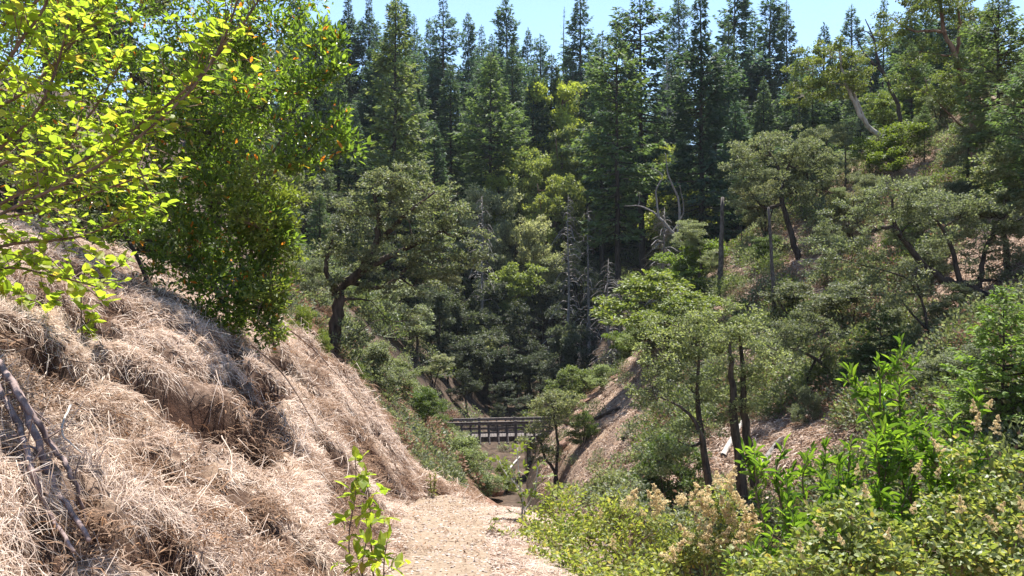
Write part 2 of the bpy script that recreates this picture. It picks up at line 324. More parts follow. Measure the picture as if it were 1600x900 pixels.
def diamonds(mb, P, D, N, Ln, Wd, a, mid=.45, fold=.12):
    """simple folded leaf: 4 corners, 2 faces"""
    D = unit(D); S = unit(np.cross(D, N)); N = np.cross(S, D); Ln = np.asarray(Ln)[:, None]; Wd = np.asarray(Wd)[:, None]
    m = P+D*Ln*mid
    V = np.stack([P, m+S*Wd*.5+N*Wd*fold, P+D*Ln, m-S*Wd*.5+N*Wd*fold], 1).reshape(-1, 3)
    b = (np.arange(len(P))*4)[:, None, None]; t = np.array([[0, 1, 2], [0, 2, 3]])[None]
    mb.add(V, (b+t).reshape(-1, 3), np.repeat(a, 4))
LEAFU = {  # unit leaves: along x from 0 to 1, y across
 'round': np.array([[0, 0, 0], [.12, .36, .05], [.45, .52, .09], [.80, .34, .03], [1, 0, -.10], [.80, -.34, .03], [.45, -.52, .09], [.12, -.36, .05], [.5, 0, -.02]]),
 'oval': np.array([[0, 0, 0], [.18, .30, .04], [.45, .46, .07], [.75, .32, .03], [1, 0, -.10], [.75, -.32, .03], [.45, -.46, .07], [.18, -.30, .04], [.5, 0, -.01]]),
 'lance': np.array([[0, 0, 0], [.2, .28, .10], [.48, .5, .14], [.78, .30, .06], [1, 0, -.12], [.78, -.30, .06], [.48, -.5, .14], [.2, -.28, .10], [.5, 0, .0]]),
}
LEAFT = np.array([[8, i, (i+1) % 8] for i in range(8)])
LEAF6 = {k: U[[0, 2, 3, 4, 5, 6]] for k, U in LEAFU.items()}
LEAF6T = np.array([[0, 1, 2], [0, 2, 3], [0, 3, 4], [0, 4, 5]])
def plain(mb, kind, P, D, N, Ln, Wd, a):
    D = unit(D); S = unit(np.cross(N, D)); N = np.cross(D, S); U = LEAF6[kind]
    V = P[:, None]+D[:, None]*(U[None, :, 0:1]*Ln[:, None, None])+S[:, None]*(U[None, :, 1:2]*Wd[:, None, None])+N[:, None]*(U[None, :, 2:3]*Ln[:, None, None])
    b = (np.arange(len(P))*6)[:, None, None]
    mb.add(V.reshape(-1, 3), (b+LEAF6T[None]).reshape(-1, 3), np.repeat(a, 6))
def shaped(mb, kind, P, D, N, Ln, Wd, a):
    D = unit(D); S = unit(np.cross(N, D)); N = np.cross(D, S); U = LEAFU[kind]
    V = P[:, None]+D[:, None]*(U[None, :, 0:1]*Ln[:, None, None])+S[:, None]*(U[None, :, 1:2]*Wd[:, None, None])+N[:, None]*(U[None, :, 2:3]*Ln[:, None, None])
    b = (np.arange(len(P))*9)[:, None, None]
    mb.add(V.reshape(-1, 3), (b+LEAFT[None]).reshape(-1, 3), np.repeat(a, 9))

# ------------------------------------------------------------------ scene objects
def link(o, parent=None):
    COL.objects.link(o)
    if parent is not None: o.parent = parent
    return o
def tag(o, label=None, cat=None, group=None, kind=None):
    if label: o['label'] = label
    if cat: o['category'] = cat
    if group: o['group'] = group
    if kind: o['kind'] = kind
    return o
def thing(name, label, cat, loc, rz=0, sc=(1, 1, 1), group=None):
    o = bpy.data.objects.new(name, None); o.empty_display_size = .2; link(o)
    o.location = loc; o.rotation_euler = (0, 0, rz); o.scale = sc
    return tag(o, label, cat, group)
def part(name, me, parent, color=None, kind=None):
    o = bpy.data.objects.new(name, me); link(o, parent)
    if color is not None: o.color = (*color, 1)
    if kind: o['kind'] = kind
    return o
def scatter(name, pts, rots, scl, protos, label, cat):
    """one uncountable mass: small tufts set out over points"""
    me = bpy.data.meshes.new(name); me.vertices.add(len(pts)); me.vertices.foreach_set('co', np.asarray(pts, np.float32).ravel())
    a = me.attributes.new('rot', 'FLOAT_VECTOR', 'POINT'); a.data.foreach_set('vector', np.asarray(rots, np.float32).ravel())
    a = me.attributes.new('scl', 'FLOAT', 'POINT'); a.data.foreach_set('value', np.asarray(scl, np.float32))
    a = me.attributes.new('idx', 'INT', 'POINT'); a.data.foreach_set('value', R.integers(0, len(protos), len(pts)).astype(np.int32))
    o = bpy.data.objects.new(name, me); link(o); tag(o, label, cat, None, 'stuff')
    g = bpy.data.node_groups.new(name+'_nodes', 'GeometryNodeTree')
    g.interface.new_socket('Geometry', in_out='INPUT', socket_type='NodeSocketGeometry'); g.interface.new_socket('Geometry', in_out='OUTPUT', socket_type='NodeSocketGeometry')
    gi = g.nodes.new('NodeGroupInput'); go = g.nodes.new('NodeGroupOutput'); ip = g.nodes.new('GeometryNodeInstanceOnPoints'); jn = g.nodes.new('GeometryNodeJoinGeometry')
    L = g.links.new
    for pm in reversed(protos):
        po = bpy.data.objects.new(pm.name+'_source', pm)
        oi = g.nodes.new('GeometryNodeObjectInfo'); oi.inputs['Object'].default_value = po
        gt = g.nodes.new('GeometryNodeGeometryToInstance'); L(oi.outputs['Geometry'], gt.inputs[0]); L(gt.outputs[0], jn.inputs[0])
    def attr(nm, ty):
        k = g.nodes.new('GeometryNodeInputNamedAttribute'); k.data_type = ty; k.inputs['Name'].default_value = nm
        return next(s for s in k.outputs if s.enabled and s.name == 'Attribute')
    L(gi.outputs[0], ip.inputs['Points']); L(jn.outputs[0], ip.inputs['Instance']); ip.inputs['Pick Instance'].default_value = True
    L(attr('idx', 'INT'), ip.inputs['Instance Index'])
    e2 = g.nodes.new('FunctionNodeEulerToRotation'); L(attr('rot', 'FLOAT_VECTOR'), e2.inputs[0]); L(e2.outputs[0], ip.inputs['Rotation'])
    L(attr('scl', 'FLOAT'), ip.inputs['Scale']); L(ip.outputs[0], go.inputs[0])
    md = o.modifiers.new('set_out', 'NODES'); md.node_group = g
    return o
def frames_to_euler(X, Z):
    """rotations whose local Z is Z and local X lies towards X"""
    Z = unit(Z); Y_ = unit(np.cross(Z, X)); X = np.cross(Y_, Z); out = np.empty((len(X), 3))
    # XYZ euler from matrix columns X,Y,Z
    m00, m10, m20 = X[:, 0], X[:, 1], X[:, 2]; m21, m22 = Y_[:, 2], Z[:, 2]
    out[:, 0] = np.arctan2(m21, m22); out[:, 1] = np.arctan2(-m20, np.hypot(m00, m10)); out[:, 2] = np.arctan2(m10, m00)
    return out

# ================================================================== GROUND
mb = MB(); ny, nx = GZ.shape
ii = (np.arange(ny-1)[:, None]*nx+np.arange(nx-1)[None]).ravel()
mb.add(np.stack([_X.ravel(), _Y.ravel(), GZ.ravel()], 1), np.concatenate([np.stack([ii, ii+1, ii+nx+1], 1), np.stack([ii, ii+nx+1, ii+nx], 1)]))
hm, _ = hollow_mask(_X.ravel(), _Y.ravel()); yy = _Y.ravel(); xx = _X.ravel()
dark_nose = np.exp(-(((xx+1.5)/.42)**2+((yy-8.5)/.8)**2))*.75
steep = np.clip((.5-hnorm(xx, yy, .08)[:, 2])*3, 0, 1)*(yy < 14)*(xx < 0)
mould = np.clip(sstep(63, 70, yy)+sstep(36, 48, yy)*np.clip(1.6-np.abs(xx+.8)/2.6, 0, 1)+sstep(12, 18, yy)*(1-sstep(-2, 3, xx))*.85+sstep(1, 3, xx)*(yy < 16)*.7, 0, 1)  # carried onto the creek bed too, darkening it under the bridge
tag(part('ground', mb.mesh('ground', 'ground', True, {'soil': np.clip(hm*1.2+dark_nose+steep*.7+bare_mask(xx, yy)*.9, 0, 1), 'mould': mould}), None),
    'steep dry hillside of soil, straw and leaf mould', 'ground', None, 'structure')
# the trail, a sheet draped just above the slope
ys = np.arange(-1, 11.6, .05); us = np.linspace(-1.05, 1.05, 25)
uu, yv = np.meshgrid(us, ys); cx = np.interp(yv, *PATHX); hw = np.interp(yv, *PATHW)
edge = 1+.16*fbm(yv*1.8, np.sign(uu)*5, 40, 3)
xv = cx+uu*hw*edge
zv = H(xv.ravel(), yv.ravel())+.012-.035*sstep(.82, 1.05, np.abs(uu).ravel())
mb = MB(); n2 = len(us); ii = (np.arange(len(ys)-1)[:, None]*n2+np.arange(n2-1)[None]).ravel()
mb.add(np.stack([xv.ravel(), yv.ravel(), zv], 1), np.concatenate([np.stack([ii, ii+1, ii+n2+1], 1), np.stack([ii, ii+n2+1, ii+n2], 1)]))
tag(part('path', mb.mesh('path', 'path', True), None), 'pale trodden dirt trail running down between bank and bushes', 'path', None, 'structure')

# ================================================================== TREE BUILDERS
def conifer(seed, Ht=30., Rad=3.6, h0=.12, step=.42, nper=5, droop=.30, prof='cone', gap=.12, dens=15., mat='needle', sl=.60, dead_low=0):
    """trunk mesh and crown mesh of a fir, base at the origin"""
    g = np.random.default_rng(seed); tb = MB(); cb = MB()
    zz = np.linspace(-.6, Ht, 12); wob = g.normal(size=(12, 2))*.10; wob[0] = 0; wob = np.cumsum(wob, 0)*.5
    tp = np.column_stack([wob, zz]); r0 = Ht*.0125
    tube(tb, tp, r0*np.clip(1-zz/Ht*.97, .02, 1.1)**.85, 7)
    z = Ht*h0; P = []; D = []; LL = []; A = []
    tA = []; tB = []; tr = []
    gapc = g.uniform(0, 6.28, 8)
    while z < Ht*.985:
        t = (z-Ht*h0)/(Ht*(1-h0))
        if prof == 'cone': pr = (1-t)**.85*(.55+.45*min(1, t*6+.25))
        elif prof == 'column': pr = min(1, 2.0*(1-t)**.9)*(.6+.4*min(1, t*4+.2))*(.72+.28*math.sin(t*17+seed))
        else: pr = min(1, 1.5*(1-t)**.8)*(.35+.65*min(1, t*2.4))*(.8+.2*math.sin(t*11+seed))
        for k in range(nper):
            if g.random() < gap+.16*t: continue
            az = g.uniform(0, 2*math.pi)
            L = Rad*pr*g.uniform(.35, 1.0)**.8*1.22+.15
            pitch = -droop+(.55+droop)*t**1.3+g.normal()*.10
            x0 = np.array([np.interp(z, zz, tp[:, 0]), np.interp(z, zz, tp[:, 1]), z])
            hd = np.array([math.cos(az), math.sin(az), 0]); s = np.linspace(0, 1, 6)
            curve = math.sin(pitch)*s*L-.10*L*s*s*(1-t)+.14*L*s**3
            pts = x0+hd*(s*L*math.cos(pitch))[:, None]+np.array([0, 0, 1])*curve[:, None]
            tA.append(pts[:-1:2]); tB.append(pts[[2, 4, 5]]); tr.append(np.array([.018, .012, .006])*L*(1+.2*g.random())+.006)
            n = max(3, int(L*dens)); u = g.uniform(.16, 1.0, n)**.8
            base = np.stack([np.interp(u, s, pts[:, i]) for i in range(3)], 1)
            side = np.array([-hd[1], hd[0], 0]); sg = g.choice([-1, 1], n)
            tl = .40*L*(1-.72*u)*g.uniform(.2, 1, n)+.05
            off = side*(sg*tl)[:, None]+hd*(tl*.55)[:, None]+np.array([0, 0, 1])*(-.18*tl+g.normal(size=n)*.07)[:, None]
            d = side*(sg*g.uniform(.2, 1, n))[:, None]+hd*g.uniform(.3, 1, n)[:, None]+np.array([0, 0, 1])*g.normal(-.22, .28, n)[:, None]
            P.append(base+off); D.append(d); LL.append(g.uniform(.6, 1.25, n)*sl*(.55+.45*min(1, L/1.6))); A.append((g.random(n)*.6+g.random()*.4) % 1)
        z += step*g.uniform(.6, 1.4)*(1.15-.55*t)
    # leader
    n = 30; u = g.uniform(.93, 1.0, n); P.append(np.column_stack([np.interp(u*Ht, zz, tp[:, 0]), np.interp(u*Ht, zz, tp[:, 1]), u*Ht]))
    dd = rdir(g, n); dd[:, 2] = np.abs(dd[:, 2])+.4; D.append(dd); LL.append(np.full(n, sl*.7)); A.append(g.random(n))
    P = np.concatenate(P); D = np.concatenate(D); LL = np.concatenate(LL); A = np.concatenate(A)
    N = np.tile([0, 0, 1.], (len(P), 1))+g.normal(size=(len(P), 3))*.45
    diamonds(cb, P, D, N, LL, LL*g.uniform(.30, .52, len(P)), A, .4, -.08)
    prisms(tb, np.concatenate(tA), np.concatenate(tB), np.concatenate(tr), np.concatenate(tr)*.55)
    for k in range(dead_low):
        z = g.uniform(.03, h0+.03)*Ht; az = g.uniform(0, 6.28); L = Rad*g.uniform(.3, .8); hd = np.array([math.cos(az), math.sin(az), 0])
        p0 = np.array([np.interp(z, zz, tp[:, 0]), np.interp(z, zz, tp[:, 1]), z])
        tube(tb, spline([p0, p0+hd*L*.6+[0, 0, .05*L], p0+hd*L+[0, 0, -.35*L]], 6), np.linspace(.04, .008, 6), 3)
    return tb.mesh('trunk', 'bark', True), cb.mesh('crown', mat)

def snag(seed, Ht=18., r0=.22, nb=70, L0=2.6, droop=.5, mat='snag', broken=True, zlo=.15):
    g = np.random.default_rng(seed); tb = MB(); bb = MB()
    zz = np.linspace(-.5, Ht, 10); tp = np.column_stack([np.cumsum(g.normal(size=(10, 2))*.06, 0), zz])
    tube(tb, tp, r0*np.linspace(1.1, .55 if broken else .06, 10), 7)
    for k in range(nb):
        t = g.uniform(zlo, .98); z = t*Ht; az = g.uniform(0, 6.28); hd = np.array([math.cos(az), math.sin(az), 0])
        L = L0*(1.1-t*.8)*g.uniform(.35, 1.1); p0 = np.array([np.interp(z, zz, tp[:, 0]), np.interp(z, zz, tp[:, 1]), z])
        e = droop*g.uniform(.3, 1.3)
        pts = spline([p0, p0+hd*L*.5+[0, 0, .10*L], p0+hd*L*.95+[0, 0, -e*L]], 6)
        tube(bb, pts, np.linspace(.05, .018, 6)*(L**.5), 3)
        for q in range(3):
            i = g.integers(2, 6); d = unit(rdir(g, 1)[0]*.7+hd*.5-np.array([0, 0, .5])); 
            prisms(bb, pts[i:i+1], pts[i:i+1]+d*L*g.uniform(.12, .3), .013, .007)
    return tb.mesh('trunk', mat, True), bb.mesh('branches', mat)

def broadleaf(g, trunks, blobs, leafL=.2, leafW=.11, per=60, rsub=.45, leafmat_='oak', bark='bark_oak', tw=.012, shape=None, up=.6, flat=.6, droop=.15, sub_scale=1.0):
    """trunks: [(points, r0, r1)]; blobs: [(centre, (rx,ry,rz), number of leaf clumps)] -> wood mesh, crown mesh"""
    wb = MB(); cb = MB(); S = []; SR = []
    for pts, r0, r1 in trunks:
        p = spline(pts, max(8, 4*len(pts))); n = len(p)
        r = np.linspace(1, 0, n)**.9*(r0-r1)+r1
        p = p+np.concatenate([[[0, 0, 0]], g.normal(size=(n-1, 3))*r[1:, None]*.22])
        tube(wb, p, r, 7); S.append(p[n//3:]); SR.append(r[n//3:])
    S = np.concatenate(S); SR = np.concatenate(SR)
    C = []; CR = []
    for c, rad, ns in blobs:
        c = np.asarray(c, float); rad = np.asarray(rad, float)
        # a limb out to the middle of the clump
        dist = np.linalg.norm(S-c, axis=1)+np.maximum(0, S[:, 2]-c[2])*1.2; i = int(np.argmin(dist)); a = S[i]
        if np.linalg.norm(c-a) > .15*rad.max():
            mid = (a+c)/2+g.normal(size=3)*.10*np.linalg.norm(c-a)-np.array([0, 0, .06])*np.linalg.norm(c-a)
            p = spline([a, mid, c], 8); r = np.linspace(min(SR[i]*.75, .05*np.linalg.norm(c-a)+.02), .015 if tw > .006 else .004, 8)
            tube(wb, p, r, 5); S = np.concatenate([S, p[2:]]); SR = np.concatenate([SR, r[2:]])
        d = rdir(g, ns); q = g.uniform(.15, 1, ns)**.45
        C.append(c+d*q[:, None]*rad); CR.append(np.full(ns, rsub))
    C = np.concatenate(C); CR = np.concatenate(CR)*g.uniform(.55, 1.3, len(C))*.86
    # twigs from the nearest wood
    idx = np.empty(len(C), int)
    for k in range(0, len(C), 400):
        dd = np.linalg.norm(C[k:k+400, None]-S[None], axis=2)+np.maximum(0, S[None, :, 2]-C[k:k+400, None, 2])*.8; idx[k:k+400] = dd.argmin(1)
    A0 = S[idx]; mid = (A0+C)/2+g.normal(size=C.shape)*.08*np.linalg.norm(C-A0, axis=1)[:, None]
    prisms(wb, A0, mid, tw, tw*.7); prisms(wb, mid, C, tw*.7, tw*.4)
    n = len(C)*per; cc = np.repeat(C, per, 0); cr = np.repeat(CR, per)
    off = rdir(g, n)*(g.random(n)**.42)[:, None]*np.array([1, 1, flat])*.95; off[:, 2] = np.where(off[:, 2] < 0, off[:, 2]*.6, off[:, 2]); P = cc+off*cr[:, None]
    D = unit(off)+rdir(g, n)*.9+np.array([0, 0, -droop]); N = np.tile([0, 0, up*.5], (n, 1))+SUNV*up*.7+g.normal(size=(n, 3))*.5
    LL = leafL*g.uniform(.6, 1.3, n); W = leafW*g.uniform(.7, 1.25, n); A = (g.random(n)*.75+np.repeat(g.random(len(C)), per)*.25) % 1
    # short shoots inside each clump
    k3 = 3; cs = np.repeat(C, k3, 0); prisms(wb, cs, cs+g.normal(size=cs.shape)*np.repeat(CR, k3)[:, None]*.6, tw*.4, tw*.2)
    if shape: shaped(cb, shape, P, D, N, LL, W, A)
    else: diamonds(cb, P, D, N, LL, W, A)
    return wb, cb, (P, D, N, LL, W)

# ------------------------------------------------------------------ prototypes shared by the far trees
CON = {}
for i, kw in enumerate([dict(Rad=4.9, prof='column', h0=.10, gap=.10), dict(Rad=5.2, prof='cone', h0=.08, gap=.10), dict(Rad=5.4, prof='oval', h0=.22, gap=.14),
                        dict(Rad=4.2, prof='column', h0=.22, gap=.18), dict(Rad=5.6, prof='cone', h0=.06, gap=.05, droop=.38), dict(Rad=4.6, prof='oval', h0=.30, gap=.26, dens=12)]):
    CON[i] = (*conifer(100+i, Ht=30., dead_low=16 if kw['h0'] > .2 else 4, **kw), 30.)
CON['big'] = (*conifer(140, Ht=36., Rad=5.0, h0=.40, prof='column', gap=.16, step=.42, dead_low=60), 36.)
CON['dense'] = (*conifer(141, Ht=34., Rad=4.8, h0=.10, prof='column', gap=.04, nper=6, dens=16, step=.42), 34.)
CON['thin'] = (*conifer(142, Ht=26., Rad=2.1, h0=.15, prof='cone', gap=.40, nper=3, dens=9, sl=.34), 26.)
CON['olive'] = (*conifer(143, Ht=32., Rad=6.0, h0=.10, prof='cone', gap=.12, nper=5, dens=14, step=.42), 32.)
CON['young'] = (*conifer(144, Ht=9., Rad=3.4, h0=.14, prof='cone', gap=.10, nper=6, dens=56, sl=.28, step=.36, droop=.08, mat='needle_bright'), 9.)
CON['mid'] = (*conifer(145, Ht=14., Rad=3.3, h0=.12, prof='oval', gap=.10, nper=6, dens=32, sl=.30, step=.32, droop=.2), 14.)
SNG = {0: (*snag(1, 18, .20, 80, 2.4, .55, broken=False), 18.), 1: (*snag(2, 12, .20, 14, 1.2, .1, 'char'), 12.), 2: (*snag(3, 20, .17, 130, 2.6, .75, broken=False, zlo=.05), 20.)}

def proto_broad(seed, kind, leaf, mat_wood='bark_oak'):
    g = np.random.default_rng(seed); tr = []; bl = []
    if kind == 'round':
        tr.append(([(0, 0, -.5), (.15, .1, 2), (-.1, .2, 4.2), (.1, 0, 6.5)], .24, .06))
        for k in range(9):
            a = g.uniform(0, 6.28); r = g.uniform(.6, 2.4); z = g.uniform(3.2, 8.6); r *= 1-.5*abs(z-5.5)/4
            bl.append(((r*math.cos(a), r*math.sin(a), z), (1.4, 1.4, 1.1), 11))
    elif kind == 'wide':
        tr.append(([(0, 0, -.5), (.3, 0, 1.6), (-.2, .2, 3.2)], .28, .12))
        for k in range(11):
            a = k*2.4; r = g.uniform(1.0, 3.6); bl.append(((r*math.cos(a), r*math.sin(a), g.uniform(3.2, 7.2)-r*.35), (1.6, 1.6, .9), 10))
    elif kind == 'tall':
        tr.append(([(0, 0, -.5), (.4, 0, 3), (.1, .3, 6), (.5, 0, 9)], .2, .05)); tr.append(([(0, 0, 1.5), (-.8, .2, 4), (-1.0, 0, 7)], .12, .04))
        for k in range(10):
            a = g.uniform(0, 6.28); r = g.uniform(.3, 1.6); bl.append(((r*math.cos(a), r*math.sin(a), g.uniform(3.6, 9.4)), (1.1, 1.1, .9), 10))
    elif kind == 'stems':
        for k in range(4):
            a = k*1.6+g.uniform(-.3, .3); tr.append(([(0, 0, -.4), (.5*math.cos(a), .5*math.sin(a), 2.2), (1.3*math.cos(a), 1.3*math.sin(a), 5.2)], .13, .04))
        for k in range(11):
            a = g.uniform(0, 6.28); r = g.uniform(.4, 2.5); bl.append(((r*math.cos(a), r*math.sin(a), g.uniform(2.2, 8.0)-.3*r), (1.3, 1.3, 1.0), 10))
    else:  # shrub
        for k in range(6):
            a = k*1.05; tr.append(([(0, 0, -.3), (.6*math.cos(a), .6*math.sin(a), 1.2), (1.3*math.cos(a), 1.3*math.sin(a), 2.4)], .05, .015))
        for k in range(10):
            a = g.uniform(0, 6.28); r = g.uniform(.1, 1.9); bl.append(((r*math.cos(a), r*math.sin(a), g.uniform(.7, 3.2)*(1-.16*r)), (1.0, 1.0, .8), 10))
    return g, tr, bl
BRD = {}
def addbroad(key, seed, kind, ht, leafL, leafW, per, rsub, mat, bark='bark_oak', tw=.014):
    g, tr, bl = proto_broad(seed, kind, leafL)
    wb, cb, _ = broadleaf(g, tr, bl, leafL, leafW, per, rsub, mat, bark, tw)
    BRD[key] = (wb.mesh('trunk', bark, True), cb.mesh('crown', mat), ht)
addbroad('oak_a', 1, 'round', 9.6, .24, .14, 75, .62, 'oak'); addbroad('oak_b', 2, 'wide', 7.6, .24, .14, 75, .62, 'oak'); addbroad('grey_a', 3, 'round', 9.6, .24, .14, 75, .60, 'grey_oak')
addbroad('grey_b', 4, 'stems', 8.6, .22, .13, 75, .60, 'grey_oak'); addbroad('green_a', 5, 'tall', 10., .25, .15, 75, .58, 'green', 'bark_red'); addbroad('green_b', 6, 'round', 9.6, .25, .15, 75, .62, 'green')
addbroad('lime_a', 7, 'tall', 10., .25, .16, 70, .58, 'lime', 'bark_red'); addbroad('mid_oak', 8, 'stems', 8.6, .13, .075, 210, .62, 'oak', tw=.012); addbroad('mid_grey', 9, 'round', 9.6, .13, .075, 210, .62, 'grey_oak')
addbroad('shrub_grey', 10, 'shrub', 3.5, .15, .08, 110, .5, 'grey_oak'); addbroad('shrub_green', 11, 'shrub', 3.5, .15, .08, 110, .5, 'green'); addbroad('shrub_lime', 12, 'shrub', 3.5, .15, .08, 110, .5, 'lime'); addbroad('shrub_oak', 13, 'shrub', 3.5, .15, .08, 110, .5, 'oak')

def put(name, proto, label, cat, group, x, y, height, wf=1.0, rz=None, tint=None, lean=(0, 0), sink=.1, parts=('trunk', 'crown')):
    tm, cm, ph = proto; s = height/ph
    o = thing(name, label, cat, (x, y, h1(x, y)-sink), R.uniform(0, 6.28) if rz is None else rz, (s*wf, s*wf, s), group)
    o.rotation_euler[0] = lean[0]; o.rotation_euler[1] = lean[1]
    part(parts[0], tm, o); part(parts[1], cm, o, tint)
    return o
ORD = ['first', 'second', 'third', 'fourth', 'fifth', 'sixth', 'seventh', 'eighth', 'ninth', 'tenth', 'eleventh', 'twelfth', 'thirteenth', 'fourteenth', 'fifteenth', 'sixteenth', 'seventeenth', 'eighteenth', 'nineteenth',
       'twentieth', 'twenty-first', 'twenty-second', 'twenty-third', 'twenty-fourth', 'twenty-fifth', 'twenty-sixth', 'twenty-seventh', 'twenty-eighth', 'twenty-ninth', 'thirtieth', 'thirty-first', 'thirty-second', 'thirty-third', 'thirty-fourth', 'thirty-fifth', 'thirty-sixth']
def order(i): return ORD[i]+' from the left' if i else 'leftmost of them'

# ================================================================== FAR SLOPE: CONIFERS
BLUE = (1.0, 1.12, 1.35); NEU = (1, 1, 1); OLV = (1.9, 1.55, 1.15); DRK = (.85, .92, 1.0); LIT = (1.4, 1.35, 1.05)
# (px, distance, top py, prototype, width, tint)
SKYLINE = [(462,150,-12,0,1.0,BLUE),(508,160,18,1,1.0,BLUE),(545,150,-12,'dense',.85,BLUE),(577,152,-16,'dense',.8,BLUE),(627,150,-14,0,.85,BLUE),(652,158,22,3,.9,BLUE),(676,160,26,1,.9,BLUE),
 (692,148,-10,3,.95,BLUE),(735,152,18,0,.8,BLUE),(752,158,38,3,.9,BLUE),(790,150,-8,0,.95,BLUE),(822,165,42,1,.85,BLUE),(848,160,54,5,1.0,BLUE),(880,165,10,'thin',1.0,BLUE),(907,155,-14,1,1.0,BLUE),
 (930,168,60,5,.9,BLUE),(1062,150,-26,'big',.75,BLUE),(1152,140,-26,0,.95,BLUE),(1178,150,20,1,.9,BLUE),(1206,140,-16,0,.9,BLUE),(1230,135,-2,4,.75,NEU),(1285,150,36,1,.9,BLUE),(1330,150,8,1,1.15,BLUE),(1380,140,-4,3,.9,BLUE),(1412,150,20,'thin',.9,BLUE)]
SKYLINE.sort()
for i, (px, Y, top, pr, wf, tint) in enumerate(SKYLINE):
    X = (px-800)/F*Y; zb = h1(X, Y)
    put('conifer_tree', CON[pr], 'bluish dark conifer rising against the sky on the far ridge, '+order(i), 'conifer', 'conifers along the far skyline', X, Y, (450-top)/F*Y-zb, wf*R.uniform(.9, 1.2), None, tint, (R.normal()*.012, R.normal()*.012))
MIDCON = [(440,85,190,4,.9,NEU,'dark conifer half hidden behind the left evergreen shrub'),(478,100,150,0,.9,NEU,None),(500,72,285,4,1.0,LIT,'bluish green young conifer just left of the spreading oak'),(458,64,330,1,1.2,LIT,None),(528,110,100,1,1.0,NEU,None),
 (556,105,165,4,.85,DRK,None),(612,92,-8,'olive',.95,OLV,'big olive brown conifer with bare dark trunk behind the spreading oak'),(655,120,110,0,.9,NEU,None),(705,118,95,4,.95,NEU,None),(766,112,84,2,1.05,LIT,'pale green conifer with a thick dark trunk, centre of the far slope'),
 (742,130,120,0,.85,DRK,None),(832,125,100,4,.95,DRK,None),(862,128,82,0,.9,NEU,None),(800,135,70,1,1.0,NEU,None),(925,128,90,2,.9,NEU,None),(966,88,32,'big',.92,LIT,'tallest near conifer with straight bare lower trunk reaching into the dark hollow'),
 (1003,98,-40,'big',.95,DRK,'very tall dark conifer directly behind the straight bare trunked one'),(940,110,48,5,.9,NEU,None),(1096,94,-22,'dense',.95,DRK,'dense black green conifer standing beside the sky gap'),(1118,110,70,4,.8,DRK,None),(1035,120,120,'thin',1.0,NEU,None),
 (1140,112,30,4,.75,NEU,None),(1192,105,120,4,.9,NEU,None),(1240,105,110,1,1.0,NEU,None),(1300,110,130,4,.9,NEU,None),(680,100,190,1,1.0,DRK,None),(585,120,60,0,.9,DRK,None)]
rest = sorted([m for m in MIDCON if m[6] is None])
for m in MIDCON:
    px, Y, top, pr, wf, tint, lab = m; X = (px-800)/F*Y; zb = h1(X, Y)
    put('conifer_tree', CON[pr], lab or 'dark green conifer in the wood below the far ridge, '+order(rest.index(m)), 'conifer', 'conifers on the far slope', X, Y, (450-top)/F*Y-zb, wf, None, tint)
# closely packed trees that only show between the others
g = np.random.default_rng(55)
for k in range(215):
    Y = g.uniform(100, 190); px = g.uniform(330, 1560); X = (px-800)/F*Y; ht = g.uniform(13, 24)
    if Y > 140: ht = g.uniform(16, 26)
    if Y < 142 and 660 < px < 960: continue
    put('conifer_tree', CON[[0, 1, 2, 4, 3][k % 5]], 'dark conifer packed among others in the wood on the far slope', 'conifer', 'conifers packed in the far wood', X, Y, ht, g.uniform(.85, 1.35), None, [NEU, BLUE, DRK, LIT][k % 4], (g.normal()*.02, g.normal()*.02))

# ================================================================== FAR SLOPE: BROADLEAF TREES
# (px, crown centre py, crown radius px, distance, prototype, tint)
FB = [(872,150,44,118,'lime_a',NEU),(905,150,36,120,'green_a',LIT),(920,215,40,112,'green_b',NEU),(868,232,34,112,'green_a',NEU),(815,250,38,108,'green_b',(1.2,1.2,1.3)),(778,285,26,104,'lime_a',NEU),(742,303,30,100,'grey_a',(1.5,1.4,1.4)),
 (800,330,46,100,'grey_b',NEU),(845,310,40,104,'green_a',LIT),(885,290,34,104,'green_b',NEU),(835,372,44,98,'grey_b',NEU),(765,380,42,96,'grey_a',NEU),(700,320,30,105,'grey_b',(1.3,1.25,1.2)),(725,400,36,98,'grey_a',DRK),(800,452,56,90,'green_b',(.85,.9,.8)),
 (870,420,40,94,'grey_a',NEU),(925,330,34,108,'green_a',NEU),(905,400,30,96,'grey_b',NEU),(700,455,36,92,'grey_a',(.9,.85,.8)),(762,548,34,80,'grey_a',NEU),(845,575,27,82,'grey_a',NEU),(678,592,34,72,'grey_b',NEU),(650,520,44,76,'oak_a',DRK),
 (720,500,34,86,'grey_b',DRK),(600,470,50,80,'oak_b',DRK),(935,250,30,112,'green_b',NEU),(655,400,40,96,'green_b',NEU),(1035,260,36,100,'green_a',LIT),(1055,330,40,88,'grey_a',NEU),(1075,300,30,90,'green_b',LIT)]
FB = [(a, b, c, d, e, (t[0]*1.75, t[1]*1.6, t[2]*1.6)) for a, b, c, d, e, t in FB]; FB.sort()
KINDW = {'lime_a': 'lime green', 'green_a': 'fresh green', 'green_b': 'mid green', 'grey_a': 'greyish green rounded', 'grey_b': 'greyish green many-stemmed', 'oak_a': 'olive', 'oak_b': 'olive spreading'}
seen = {}
